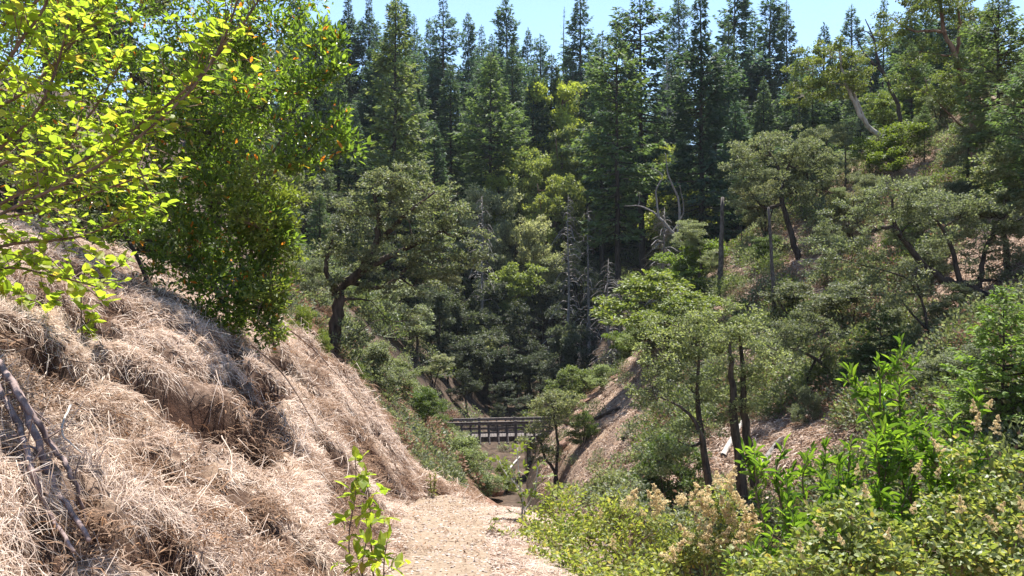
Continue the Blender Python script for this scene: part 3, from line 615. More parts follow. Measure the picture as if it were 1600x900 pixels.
for px, py, r, Y, pr, tint in FB:
    Y = float(np.clip(min(hit(px, py+1.35*r, t0=70)[1], Y+8), 72, 150)); X = (px-800)/F*Y; zb = h1(X, Y); top = (450-py+r)/F*Y; ht = max(top-zb, 3.0); wr = r/F*Y; i = seen.get(pr, 0); seen[pr] = i+1
    base_r = {'tall': 2.6}.get('x', 3.3)
    s = ht/BRD[pr][2]; wf = min(max(wr/(base_r*s), .75), 1.5)
    put('broadleaf_tree', BRD[pr], KINDW[pr]+' broadleaf tree on the wooded far slope, '+order(i), 'tree', 'broadleaf trees on the far slope', X, Y, ht, wf, None, tint)
# evergreen oaks closing the hollow behind the bridge; crowns tinted dark for its shade
HOL = [(640,78,540),(672,84,520),(700,78,555),(715,90,470),(735,82,520),(790,84,530),(812,92,470),(830,86,545),(868,80,560),(885,90,500),(760,96,430),(850,98,430),(690,98,430),(800,78,590),(728,74,600),(905,84,540),(780,104,400),(720,106,380),(880,104,400),(655,92,470)]
HOL.sort()
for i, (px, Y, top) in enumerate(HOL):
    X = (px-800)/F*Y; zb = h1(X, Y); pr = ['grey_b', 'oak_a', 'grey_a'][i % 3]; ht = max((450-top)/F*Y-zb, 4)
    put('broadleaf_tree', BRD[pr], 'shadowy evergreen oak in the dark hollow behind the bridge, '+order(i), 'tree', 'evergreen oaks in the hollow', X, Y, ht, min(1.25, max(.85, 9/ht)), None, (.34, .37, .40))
g = np.random.default_rng(77)
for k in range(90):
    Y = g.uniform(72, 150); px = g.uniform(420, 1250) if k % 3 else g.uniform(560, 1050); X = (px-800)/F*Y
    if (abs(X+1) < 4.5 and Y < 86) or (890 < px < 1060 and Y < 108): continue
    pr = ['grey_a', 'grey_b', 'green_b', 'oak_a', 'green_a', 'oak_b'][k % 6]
    put('broadleaf_tree', BRD[pr], 'broadleaf tree crowded under the conifers on the far slope', 'tree', 'broadleaf trees crowded in the far wood', X, Y, g.uniform(5.5, 10), g.uniform(.8, 1.2), None, [NEU, DRK, LIT, NEU][k % 4] if Y > 105 else (.55, .58, .6))  # nearer crowns tinted darker: valley shade put into their colour

# ================================================================== DEAD TREES
def dead(px, Y, top, base_py, pr, label, wf=1., lean=(0, 0)):
    X = (px-800)/F*Y; zb = h1(X, Y); ht = (450-top)/F*Y-zb
    put('dead_tree', SNG[pr], label, 'dead tree', 'dead standing trees', X, Y, ht, wf, None, None, lean, .2, ('trunk', 'branches'))
dead(1126, 56, 303, 455, 1, 'thick broken dark snag above the bright shrub on the spur', 1.9, (0, -.05))
dead(1160, 60, 350, 405, 1, 'short broken snag just right of the thick dark snag', 1.5)
dead(1213, 45, 318, 520, 1, 'tall thin grey dead pole in front of the leaning oak', 1.1, (0, .04))
dead(950, 69, 400, 560, 2, 'dead fir with drooping curled bare branches at the hollow edge', 2.0)
dead(968, 68, 430, 560, 2, 'second bare dead fir against the trunk of the tallest conifer', 1.9)
dead(1035, 66, 320, 480, 2, 'grey dead fir with fans of drooping branches on the spur crest', 2.4)
dead(905, 70, 545, 600, 0, 'small bare dead tree behind the spur near the bridge', 1.1)
dead(890, 92, 300, 520, 2, 'slim grey dead conifer left of the tallest conifer', 1.3)
dead(920, 96, 320, 500, 0, 'slim bare trunk standing in the dark hollow', 1.2)
dead(752, 95, 300, 470, 2, 'grey dead conifer among the round trees of the far slope', 1.4)
dead(1043, 130, 30, 300, 2, 'thin dead spire against the sky beside the dense conifer', .6)

# ================================================================== TREES WITH A SHAPE OF THEIR OWN
def special(name, label, cat, trunks, blobs, leaf, wood, leafL, leafW, per, rsub, seed, tw=.012, group=None, tint=None, up=.6):
    """trunks and blobs in photo pixels + distance; each is turned into its place on the slope"""
    g = np.random.default_rng(seed); T = []
    p0 = trunks[0][0][0]; Y0 = p0[2]; X0 = (p0[0]-800)/F*Y0; base = np.array([X0, Y0, h1(X0, Y0)])
    for pts, r0, r1 in trunks:
        w = np.array([PX(*p) for p in pts])
        gz = h1(w[0, 0], w[0, 1])
        if pts[0][1] >= p0[1]-25 and w[0, 2] > gz-3: w = np.vstack([[w[0, 0], w[0, 1], min(gz-.3, w[0, 2]-.05)], w])
        T.append((w-base, r0, r1))
    B = [((PX(px, py, Y)-base), (rx/F*Y, rx/F*Y, ry/F*Y), int(n*1.2)) for px, py, Y, rx, ry, n in blobs]
    wb, cb, _ = broadleaf(g, T, B, leafL, leafW, per, rsub, leaf, wood, tw, up=up)
    o = thing(name, label, cat, tuple(base), 0, (1, 1, 1), group)
    part('trunk', wb.mesh('trunk', wood, True), o); part('branches' if cat == 'dead tree' else 'crown', cb.mesh('crown', leaf), o, tint)
    return o
special('oak_tree', 'spreading olive oak with crooked dark trunk beyond the dry grass bank', 'oak',
 [([(520,545,24),(530,480,24),(528,450,24),(560,425,24),(590,370,24),(590,330,24),(580,290,24)], .22, .04), ([(560,425,24),(640,385,24.4),(720,345,24.6)], .11, .03), ([(528,455,24),(510,420,23.6),(520,370,23.6)], .10, .03),
  ([(600,370,24),(640,330,23.5),(680,300,23.5)], .08, .02), ([(545,440,24),(600,448,24.5),(650,405,24.5)], .09, .03)],
 [(600,300,24,60,40,26),(660,300,24,55,35,22),(560,330,23.8,45,40,20),(640,350,24.2,70,35,28),(710,370,24.4,55,30,22),(740,410,24.4,30,22,9),(690,410,24.2,60,30,22),(620,400,24,70,35,26),(560,400,23.8,50,40,20),(520,380,23.6,32,30,12),
  (620,270,24,45,22,12),(650,440,24.4,60,30,16),(580,470,24,50,30,14),(640,500,24.6,40,20,8),(530,450,23.6,30,26,8),(560,520,23.8,40,26,10),(700,330,24.4,40,30,14)], 'oak', 'bark_oak', .085, .052, 66, .27, 201, .008)
special('oak_tree', 'grove-like oak with four dark slender trunks on the right slope', 'oak',
 [([(1110,790,29),(1100,700,29),(1090,620,29),(1092,560,29)], .19, .04), ([(1165,820,28.5),(1150,690,28.5),(1145,600,28.5),(1140,540,28.5)], .27, .05), ([(1180,760,29),(1165,660,29),(1160,580,29),(1155,520,29)], .18, .04), ([(1105,740,28),(1095,680,28),(1070,640,28),(1030,620,28)], .10, .02)],
 [(1040,560,29,60,40,26),(1100,540,29,60,40,28),(1160,560,28.7,50,45,24),(1020,610,28.6,45,30,16),(1080,610,28.8,50,30,18),(1130,500,29,60,35,22),(1060,510,29.2,60,30,22),(1150,620,28.6,45,30,14),(1060,690,28.6,45,30,12),(1030,720,28.4,40,30,12),(1180,600,28.8,40,40,14),(1200,540,29.2,40,40,14),(1100,660,28.8,40,25,8)],
 'grey_oak', 'bark_oak', .10, .060, 66, .34, 202, .009, tint=(1.2, 1.2, .9))
special('oak_tree', 'gnarled oak with thick sweeping trunk bending over the right slope', 'oak',
 [([(1545,480,35),(1520,452,35),(1480,440,35),(1445,415,35),(1415,380,35),(1390,355,35),(1350,365,35)], .24, .06), ([(1410,375,35),(1395,340,35),(1395,310,35)], .11, .04), ([(1440,410,35),(1425,440,34.6),(1440,470,34.6)], .09, .03), ([(1500,440,35),(1480,370,35.3),(1450,330,35.3)], .12, .04), ([(1530,450,35.2),(1540,390,35.4),(1575,330,35.4)], .13, .04)],
 [(1340,350,35,60,45,30),(1390,310,35,60,35,28),(1330,410,34.8,50,45,22),(1450,320,35.2,65,35,28),(1500,340,35.3,60,45,26),(1550,330,35.4,60,45,28),(1580,390,35.4,45,50,20),(1480,390,35.3,50,35,16),(1290,400,34.8,40,50,16),(1530,400,35.4,50,35,18),(1420,350,35,40,30,14),(1570,440,35.6,40,35,14),(1350,460,34.6,40,35,12)],
 'grey_oak', 'bark', .105, .062, 85, .36, 203, .009)
special('oak_tree', 'leaning oak with bare curved lower trunk behind the tall grey pole', 'oak',
 [([(1250,415,52),(1238,370,52),(1222,310,52),(1220,270,52),(1200,235,52)], .26, .06), ([(1222,320,52),(1195,325,52),(1180,310,52)], .14, .05), ([(1222,285,52),(1240,240,52)], .12, .04)],
 [(1190,240,52,50,35,26),(1235,225,52,55,32,26),(1160,265,51.6,35,35,16),(1265,260,52.3,45,40,20),(1205,290,51.8,50,30,18),(1250,300,52.2,35,30,12),(1165,305,51.6,28,25,9)], 'oak', 'bark', .14, .08, 120, .55, 204)
special('madrone_tree', 'slanting madrone with pale peeling trunk and light green top', 'madrone',
 [([(1408,238,58),(1390,220,58),(1360,200,58),(1335,160,58),(1318,120,58),(1312,80,58)], .26, .06), ([(1350,185,58),(1330,140,58.3),(1305,130,58.3)], .12, .05)],
 [(1265,110,58,40,35,18),(1300,90,58,40,30,18),(1335,110,58,28,30,12),(1255,150,58,30,25,11),(1300,140,58.2,28,22,10),(1340,140,58.2,22,22,7)], 'green', 'bark_pale', .16, .10, 110, .55, 205, tint=(1.25, 1.15, .95))
special('dead_tree', 'blackened bare forked tree leaning left against the sky', 'dead tree',
 [([(1405,178,60),(1392,140,60),(1372,95,60),(1365,60,60),(1352,30,60)], .18, .03), ([(1380,115,60),(1352,85,60),(1338,60,60)], .09, .02), ([(1366,62,60),(1355,50,60),(1345,48,60)], .05, .02)],
 [(1350,40,60,12,8,2)], 'oak', 'bark', .12, .07, 12, .3, 206)
special('madrone_tree', 'tall madrone with orange brown limbs arching over the upper right slope', 'madrone',
 [([(1522,215,48),(1512,150,48),(1490,80,48),(1475,50,48),(1470,0,48),(1466,-40,48)], .20, .05), ([(1478,50,48),(1450,48,48),(1425,48,48),(1395,30,48)], .10, .03), ([(1495,85,48.2),(1500,40,48.2),(1492,-20,48.2)], .12, .04), ([(1522,215,48),(1500,195,47.6),(1470,165,47.6)], .10, .03)],
 [(1420,20,48,45,25,16),(1385,60,48,35,25,11),(1470,0,48,50,30,18),(1520,30,48.3,45,30,16),(1440,80,48,40,22,11),(1500,110,48.2,45,28,14),(1545,100,48.4,40,30,13),(1410,130,48,30,20,8),(1470,150,47.8,30,22,8),(1450,-10,48,40,20,12)], 'green', 'bark_red', .14, .085, 110, .50, 207)
special('broadleaf_tree', 'slim dark two-stemmed tree standing on open litter below the gnarled oak', 'tree',
 [([(1465,600,33),(1455,540,33),(1443,480,33),(1432,440,33)], .10, .03), ([(1450,515,33),(1425,490,33),(1408,470,33)], .06, .02), ([(1447,585,33),(1440,555,33)], .07, .04)],
 [(1430,430,33,35,20,8),(1405,470,33,25,18,6),(1450,460,33,22,20,5)], 'oak', 'bark', .11, .06, 70, .4, 208)
special('oak_tree', 'small oak arching left over pinkish litter in the middle of the right slope', 'oak',
 [([(1318,625,36),(1295,580,36),(1265,555,36),(1240,545,36)], .13, .04), ([(1275,560,36),(1262,590,36),(1268,610,36)], .06, .03)],
 [(1225,530,36,50,28,20),(1260,510,36,45,25,16),(1200,550,35.8,35,25,12),(1290,540,36,30,22,9)], 'oak', 'bark_oak', .10, .06, 130, .42, 209)
special('oak_tree', 'small crooked oak with reddish trunk leaning over the bridge end', 'oak',
 [([(872,770,50),(868,740,50),(852,715,50),(845,690,50)], .16, .05), ([(868,745,50),(872,700,50),(866,650,50),(862,630,50)], .12, .04)],
 [(860,632,50,34,20,16),(835,680,49.8,22,20,10),(880,660,50,28,22,12),(850,710,49.8,26,22,10),(890,630,50.2,24,18,9)], 'oak', 'bark', .14, .08, 110, .5, 210, tint=(1.25, 1.2, 1.1))
special('dead_tree', 'bleached dead oak with twisting bare limbs on the spur crest', 'dead tree',
 [([(1072,400,64),(1060,375,64),(1035,345,64),(1020,330,64)], .22, .07), ([(1058,372,64),(1062,320,64),(1045,275,64),(1040,240,64)], .10, .03), ([(1030,340,64),(1025,300,64),(1035,275,64),(1018,262,64)], .08, .02), ([(1022,332,64),(1000,322,64),(975,322,64)], .07, .02), ([(1050,365,64.3),(1068,330,64.3),(1062,290,64.3)], .07, .02)],
 [(1000,300,64,10,8,2)], 'grey_oak', 'snag', .1, .06, 8, .3, 211)

# ================================================================== FIRS AND SHRUBS ON THE RIGHT AND LEFT SLOPES
def at_px(name, pr, label, cat, group, px, Y, top, wf=1., tint=None, rz=None):
    X = (px-800)/F*Y; zb = h1(X, Y); src = CON[pr] if pr in CON else BRD[pr]
    return put(name, src, label, cat, group, X, Y, max((450-top)/F*Y-zb, 1.7 if Y > 25 else .9), wf, rz, tint)
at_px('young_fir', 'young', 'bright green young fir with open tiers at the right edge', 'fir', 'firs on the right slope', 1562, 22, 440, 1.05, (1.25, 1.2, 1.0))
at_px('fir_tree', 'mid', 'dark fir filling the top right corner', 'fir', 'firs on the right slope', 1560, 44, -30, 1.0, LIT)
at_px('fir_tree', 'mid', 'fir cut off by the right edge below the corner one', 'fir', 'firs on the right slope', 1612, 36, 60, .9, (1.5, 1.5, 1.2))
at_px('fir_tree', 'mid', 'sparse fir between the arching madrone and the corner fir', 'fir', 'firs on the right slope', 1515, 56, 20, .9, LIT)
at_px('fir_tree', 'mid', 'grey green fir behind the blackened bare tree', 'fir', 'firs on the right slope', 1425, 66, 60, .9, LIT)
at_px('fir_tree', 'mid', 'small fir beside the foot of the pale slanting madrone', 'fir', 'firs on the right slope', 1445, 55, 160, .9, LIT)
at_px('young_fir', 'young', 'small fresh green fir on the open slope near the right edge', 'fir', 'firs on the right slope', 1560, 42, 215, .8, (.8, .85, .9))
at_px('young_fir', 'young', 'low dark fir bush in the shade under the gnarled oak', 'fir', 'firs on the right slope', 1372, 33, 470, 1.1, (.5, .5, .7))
SHR = [  # px, distance, top py, prototype, width, tint, label
 (1090,60,372,'shrub_lime',1.3,(.85,.95,.8),'bright green rounded shrub beside the thick dark snag'),(990,66,500,'shrub_lime',1.0,(.75,.85,.7),'small bright green shrub at the hollow edge on the spur'),(1040,55,425,'shrub_green',1.6,LIT,'large pale green shrub on the spur crest'),
 (1010,58,505,'shrub_grey',1.3,(1.2,1.3,.9),'grey green shrub below the spur crest'),(1090,50,455,'shrub_green',1.5,LIT,'broad sunlit shrub under the thick dark snag'),(1150,47,470,'mid_oak',.9,(1.1,1.2,.8),'dense olive thicket tree behind the four-trunked oak'),
 (912,50,640,'shrub_green',.8,(.9,1,.8),'small spiky green bush on the bare spur'),(945,60,565,'shrub_grey',1.1,(1.3,1.4,1),'pale rounded shrub above the red spur edge'),(900,64,572,'shrub_green',1.2,(1.1,1.1,1),'pale green shrub just behind the spur edge'),
 (1200,55,400,'shrub_green',1.4,(.7,.8,.7),'dark green shrub right of the thick dark snag'),(1240,44,440,'shrub_oak',1.4,NEU,'olive shrub at the foot of the leaning oak'),
 (1290,46,350,'mid_grey',.9,NEU,'grey green tree left of the gnarled oak'),(1320,58,190,'mid_grey',.9,NEU,'grey green round tree above the leaning oak'),(1270,60,150,'mid_oak',.9,(1.1,1.1,1),'olive tree on the crest behind the leaning oak'),(1350,52,235,'mid_oak',.9,NEU,'olive tree below the pale slanting madrone'),
 (1300,50,290,'mid_grey',.8,(1,1.05,.9),'grey green tree between the leaning oak and the gnarled oak'),(1400,56,190,'shrub_lime',1.2,(.85,.9,.8),'lime green shrub at the foot of the blackened bare tree'),(1440,50,300,'shrub_grey',1.0,NEU,'grey shrub on the litter above the gnarled oak'),
 (1500,46,290,'shrub_grey',1.1,NEU,'grey shrub under the arching madrone'),(1330,40,440,'shrub_oak',1.5,NEU,'olive shrub left of the low dark fir'),(1400,36,520,'shrub_grey',1.0,NEU,'grey shrub between the laurel tip and the slim two-stemmed tree'),(1500,34,520,'shrub_oak',1.2,NEU,'olive shrub left of the bright young fir'),
 (1590,28,560,'mid_oak',.6,(1.2,1.2,1),'olive tree cut by the right edge below the young fir'),(1260,33,620,'shrub_grey',.6,NEU,'little grey shrub on the litter right of the four-trunked oak'),(1040,33,680,'shrub_green',.9,(.8,.9,.8),'green shrub at the foot of the four-trunked oak'),
 (950,36,735,'shrub_oak',.8,(1.3,1.3,1),'olive shrub on the gully side'),(1540,52,170,'shrub_green',1.5,NEU,'green shrub on the upper slope under the corner fir'),(1590,46,250,'shrub_grey',1.4,NEU,'grey shrub at the right edge of the upper slope'),
 (1300,42,560,'shrub_grey',.6,NEU,'grey sprig shrub under the small arching oak'),
 # left hillside beyond the bank
 (665,47,632,'shrub_lime',1.2,(.8,.9,.7),'bright green shrub above the bridge approach on the left'),(690,50,645,'shrub_green',1.0,NEU,'green shrub leaning over the left end of the bridge'),(640,40,640,'shrub_grey',1.1,(1.2,1.2,1),'grey green scrub below the bright shrub'),(700,44,690,'shrub_grey',1.2,(1.25,1.25,1),'greyish scrub under the red rocks'),
 (620,32,640,'shrub_oak',1.1,(1.2,1.2,1),'olive scrub behind the dry nose of the bank'),(660,36,690,'shrub_green',1.0,(.9,1,.9),'green scrub behind the dry nose of the bank'),(745,38,735,'shrub_grey',1.1,(1.2,1.25,1),'low grey green scrub on the slope below the trail'),(720,30,730,'shrub_grey',1.0,(1.15,1.2,.9),'scrub just past the crest of the nose'),
 (590,26,590,'shrub_grey',.9,NEU,'grey shrub right of the spreading oak trunk'),(560,20,575,'shrub_green',.8,(1,1,.8),'leafy green shrub at the foot of the spreading oak'),(470,17,470,'shrub_lime',.55,NEU,'light green shrub at the edge of the bank below the oak'),(500,15,520,'shrub_green',.5,LIT,'small green shrub on the bank edge in front of the oak trunk'),
 (600,34,560,'oak_a',.5,(1.2,1,.9),'brownish small tree under the spreading oak'),(640,58,575,'grey_b',.8,NEU,'grey green tree on the left slope above the bridge'),(790,58,720,'shrub_green',.8,LIT,'pale bush in the creek bed under the bridge'),(560,44,500,'oak_a',.8,NEU,'olive tree in shade behind the spreading oak'),
 (480,36,380,'oak_b',.8,NEU,'olive tree behind the bank left of the spreading oak'),(420,30,330,'green_b',.8,NEU,'green tree hidden behind the evergreen shrub'),
 (1585,50,120,'mid_grey',1.1,NEU,'grey green tree at the right edge under the corner fir'),(1540,58,120,'mid_oak',1.1,LIT,'olive tree behind the arching madrone'),(1480,60,150,'green_b',1.0,NEU,'green tree behind the trunk of the arching madrone'),(1450,62,110,'green_a',1.0,LIT,'fresh green tree left of the arching madrone'),
 (1380,64,130,'green_b',.9,LIT,'green tree behind the pale slanting madrone'),(1240,62,200,'mid_oak',1.0,NEU,'olive tree left of the pale slanting madrone'),(1180,64,260,'mid_grey',.9,NEU,'grey tree left of the leaning oak'),(1570,40,300,'mid_oak',.9,NEU,'olive tree above the gnarled oak at the right edge'),(1600,34,430,'mid_grey',.8,NEU,'grey tree cut by the right edge beside the young fir'),
 (1460,40,400,'shrub_oak',1.3,NEU,'olive shrub under the sweeping trunk of the gnarled oak'),(1420,44,330,'shrub_green',1.2,NEU,'green shrub behind the crown of the gnarled oak'),(1350,34,560,'shrub_green',1.1,DRK,'dark green shrub left of the laurel tip'),
 (1480,28,620,'shrub_grey',1.0,NEU,'grey shrub right of the laurel tip'),(1530,26,640,'shrub_oak',1.0,NEU,'olive shrub in front of the young fir'),
 (330,24,20,'green_b',1.0,NEU,'green tree behind the upper evergreen shrub'),(200,26,-70,'oak_a',1.0,NEU,'olive tree behind the yellow green shrub'),(80,24,-90,'green_b',1.0,DRK,'dark green tree behind the yellow green shrub at the left edge'),(20,18,160,'shrub_oak',1.5,NEU,'olive shrub on the bank top at the left edge'),(140,16,230,'shrub_oak',1.3,NEU,'olive shrub on the bank top behind the yellow green leaves'),(250,17,270,'shrub_green',1.2,DRK,'dark green shrub behind the evergreen shrub'),(420,26,180,'oak_a',1.0,NEU,'olive tree right behind the evergreen shrub')]
for px, Y, top, pr, wf, tint, lab in SHR:
    tree = 'tree' in lab.split(',')[0]
    at_px('broadleaf_tree' if tree else 'shrub', pr, lab, 'tree' if tree else 'shrub', 'shrubs and small trees on the near slopes', px, Y, top, wf, tint)

# more oaks spread over the right slope
g = np.random.default_rng(88); RS = []
while len(RS) < 17:
    px = g.uniform(1080, 1640); Y = g.uniform(30, 72); X = (px-800)/F*Y; py = 450-h1(X, Y)/Y*F
    if 120 < py < 560 and not (1360 < px < 1570 and Y < 44) and not (1090 < px < 1270 and Y < 58) and not (1180 < px < 1330 and 540 < py < 720) and all(abs(px-a)+abs(Y-b)*4 > 42 for a, b in RS): RS.append((px, Y))
RS.sort()
for i, (px, Y) in enumerate(RS):
    pr = ['mid_oak', 'mid_grey', 'shrub_oak', 'mid_oak', 'shrub_green', 'mid_grey', 'oak_a'][i % 7]; X = (px-800)/F*Y; sh = pr.startswith('shrub')
    put('shrub' if sh else 'oak_tree', BRD[pr], ('spreading shrub' if sh else 'scattered low oak')+' among the layered growth of the right slope, '+order(i), 'shrub' if sh else 'oak', 'scattered growth on the right slope', X, Y, g.uniform(1.8, 3.0) if sh else g.uniform(3.2, 6.0), g.uniform(.9, 1.3), None, [NEU, (1.15, 1.15, 1), (.85, .9, .85), (1.1, 1.0, .9)][i % 4])

# ================================================================== FOOTBRIDGE
BX0, BX1, BY, BZ = -5.3, 4.0, 62.0, -11.15
br = thing('footbridge', 'weathered timber footbridge with braced post railing over the creek', 'bridge', (BX0, BY, BZ))
br.rotation_euler = (0, -.012, math.radians(3))
def box(mb, a, b, a_=0.0):
    (x0, y0, z0), (x1, y1, z1) = a, b
    V = [(x0, y0, z0), (x1, y0, z0), (x1, y1, z0), (x0, y1, z0), (x0, y0, z1), (x1, y0, z1), (x1, y1, z1), (x0, y1, z1)]
    T = [(0, 2, 1), (0, 3, 2), (4, 5, 6), (4, 6, 7), (0, 1, 5), (0, 5, 4), (1, 2, 6), (1, 6, 5), (2, 3, 7), (2, 7, 6), (3, 0, 4), (3, 4, 7)]
    mb.add(V, T, a_)
def boxmesh(a, b, name='beam', mat='timber'):
    m_ = MB(); box(m_, a, b); return m_.mesh(name, mat)
BL = BX1-BX0; BW = 1.7
for yb in (.1, BW-.32): part('stringer', boxmesh((-.4, yb, -.42), (BL+.4, yb+.22, -.06)), br)
pm = boxmesh((0, -.12, -.055), (.19, BW+.12, 0), 'plank')
for k in range(int(BL/.21)):
    o = part('plank', pm, br); o.location = (k*.21, 0, R.uniform(-.004, .004))
post = boxmesh((-.055, -.055, -.42), (.055, .055, 1.06), 'post'); big = boxmesh((-.10, -.08, -.55), (.10, .06, 1.16), 'post')
m_ = MB(); tube(m_, [(0, -.75, -.36), (0, -.06, .62)], [.045, .045], 4); brace = m_.mesh('brace', 'timber')
m_ = MB(); box(m_, (-.06, -.85, -.44), (.06, .1, -.32)); outrig = m_.mesh('outrigger', 'timber')
for side in (0, 1):
    yy_ = -.06 if side == 0 else BW+.06
    for k in range(14):
        o = part('post', big if k in (4, 8) else post, br); o.location = (.15+k*.68, yy_, 0)
        b = part('brace', brace, br); b.location = (.15+k*.68+.07, yy_, 0); b.scale[1] = 1 if side == 0 else -1
        b = part('outrigger', outrig, br); b.location = (.15+k*.68+.07, yy_, 0); b.scale[1] = 1 if side == 0 else -1
    for z0, h_ in ((.94, .13), (.58, .12), (.24, .12)):
        yo = yy_+(.06 if side == 0 else -.11)
        part('rail', boxmesh((0, yo, z0), (BL, yo+.05, z0+h_)), br)
    part('handrail', boxmesh((-.1, yy_-.09, 1.07), (BL+.1, yy_+.10, 1.12)), br)
for xb in (2.3, 6.6):
    for yb in (.2, BW-.2):
        part('pier', boxmesh((xb-.11, yb-.11, -4.2), (xb+.11, yb+.11, -.42)), br)
    m_ = MB(); tube(m_, [(xb, .2, -3.4), (xb, BW-.2, -.8)], [.06, .06], 4); part('cross_brace', m_.mesh('cross_brace', 'timber'), br)
    part('cap_beam', boxmesh((xb-.13, -.25, -.72), (xb+.13, BW+.25, -.43)), br)

# ================================================================== ROCKS AND LOGS
def rock_mesh(seed, s=(1, 1, 1)):
    import bmesh
    bm = bmesh.new(); bmesh.ops.create_icosphere(bm, subdivisions=3, radius=1)
    g = np.random.default_rng(seed); co = np.array([v.co for v in bm.verts]); ax = rdir(g, 14); off = g.uniform(.55, .95, 14)
    r = np.ones(len(co))
    for a, f in zip(ax, off): r = np.minimum(r, f/np.maximum(co@a, 1e-3))
    r = np.minimum(r, 1.1)*(1+.10*fbm(co[:, 0]*3+seed, co[:, 1]*3+co[:, 2]*2, seed, 3))
    for v, k in zip(bm.verts, r): v.co = v.co*float(k); v.co.x *= s[0]; v.co.y *= s[1]; v.co.z *= s[2]
    bmesh.ops.triangulate(bm, faces=bm.faces); V = np.array([v.co for v in bm.verts]); T = np.array([[v.index for v in f.verts] for f in bm.faces]); bm.free()
    m_ = MB(); m_.add(V, T); return m_.mesh('rock', 'rock')
rk = [(722,703,56,(1.3,.9,.6),'red brown rock ledge just below the left end of the bridge'),(742,715,55,(1.5,1,.7),'long reddish rock sloping down beside the bridge'),(752,740,50,(1.0,.8,.5),'flat reddish rock below the long one near the bridge'),
      (715,735,48,(.9,.7,.5),'small rock half buried in scrub below the bridge ledge'),(905,650,58,(1.6,1.2,.6),'reddish rock edge on the spur right of the bridge'),(930,610,60,(1.8,1.2,.6),'long red rock rim along the spur edge'),(960,590,60,(1.4,1.0,.6),'upper red rock on the spur edge'),(890,680,54,(1.0,.8,.6),'rock beside the crooked oak at the bridge end')]
for i, (px, py, Y, s, lab) in enumerate(rk):
    X = (px-800)/F*Y; s = tuple(1.5*k for k in s) if px < 800 else (s[0], s[1]*.8, s[2]*.55); o = part('rock', rock_mesh(300+i, s), None); o.location = (X, Y, h1(X, Y)+s[2]*(.25 if px < 800 else -.1)); o.rotation_euler = (R.uniform(-.2, .2), .35 if px < 800 else -.45, R.uniform(-.4, .4))
    tag(o, lab, 'rock', 'reddish rocks near the bridge')
def log(p0, p1, r, mat, lab):
    a = hit(*p0, t0=12); b = hit(*p1, t0=12); a = a+[0, 0, r*.7]; b = b+[0, 0, r*.7]
    m_ = MB(); pts = spline([a-a, (b-a)*.5+[0, 0, r*.3], b-a], 8); tube(m_, pts, np.linspace(r, r*.7, 8), 8)
    o = part('fallen_log', m_.mesh('fallen_log', mat, True), None); o.location = tuple(a); tag(o, lab, 'log', 'fallen logs on the right slope')
log((1130,715), (1165,655), .13, 'bleach', 'pale fallen log leaning up between the oak trunks')
log((1228,605), (1246,588), .16, 'bleach', 'short white log chunk on the litter of the right slope')
log((1185,740), (1220,690), .14, 'snag', 'grey fallen log right of the four-trunked oak')
log((925,660), (968,640), .14, 'bark', 'dark fallen log across the bare spur')
log((975,690), (990,668), .16, 'bark', 'short dark log on the bare spur below the long one')
log((1215,705), (1225,690), .16, 'bark', 'charred log stub beside the grey fallen log')
log((795,735), (812,715), .09, 'bleach', 'thin white driftwood pole in the creek under the bridge')

# ================================================================== GRASS, LITTER, UNDERGROWTH (uncountable)
def tuft(seed, n=110, L=(.16, .36), spread=.10, lay=1.0, wdt=.0035, mat='straw', up=.55):
    """dry blades that rise and fall over towards local +x"""
    g = np.random.default_rng(seed); m_ = MB()
    P = np.column_stack([g.normal(size=n)*spread, g.normal(size=n)*spread, np.full(n, -.02)])
    az = g.normal(0, .75, n); ln = g.uniform(*L, n); d = np.column_stack([np.cos(az), np.sin(az), np.zeros(n)])
    upv = g.uniform(.15, 1.0, n)*up; s = np.array([0, .35, .7, 1.0])
    hgt = ln[:, None]*(upv[:, None]*s*1.5-(upv[:, None]*.9+.22*lay)*s**2*1.0); out = ln[:, None]*(s*.85)
    pts = P[:, None]+d[:, None]*out[..., None]+np.array([0, 0, 1.])*hgt[..., None]
    pts[:, :, :2] += (g.normal(size=(n, 1, 2))*.1*ln[:, None, None])*s[None, :, None]**2
    side = np.column_stack([-d[:, 1], d[:, 0], g.normal(size=n)*.6]); side = unit(side)
    wv = wdt*g.uniform(.6, 1.5, n)[:, None]*np.array([1, .9, .7, .25])
    A = pts+side[:, None]*wv[..., None]; B = pts-side[:, None]*wv[..., None]
    V = np.stack([A, B], 2).reshape(-1, 3); b = (np.arange(n)*8)[:, None, None]
    T = np.concatenate([[[2*i, 2*i+1, 2*i+3], [2*i, 2*i+3, 2*i+2]] for i in range(3)])[None]
    m_.add(V, (b+T).reshape(-1, 3), np.repeat((g.random(n)*.8+g.random()*.2) % 1, 8)); return m_.mesh('grass_tuft', mat)
g = np.random.default_rng(5)
def lay_out(x, y, jitter=.35, tilt=.6):
    n = hnorm(x, y, .25); down = np.column_stack([n[:, 0], n[:, 1], np.zeros(len(x))])
    down = unit(down+g.normal(size=down.shape)*np.array([1, 1, 0])*jitter+1e-6)
    up = unit(n*tilt+np.array([0, 0, 1-tilt])); return frames_to_euler(down, up)
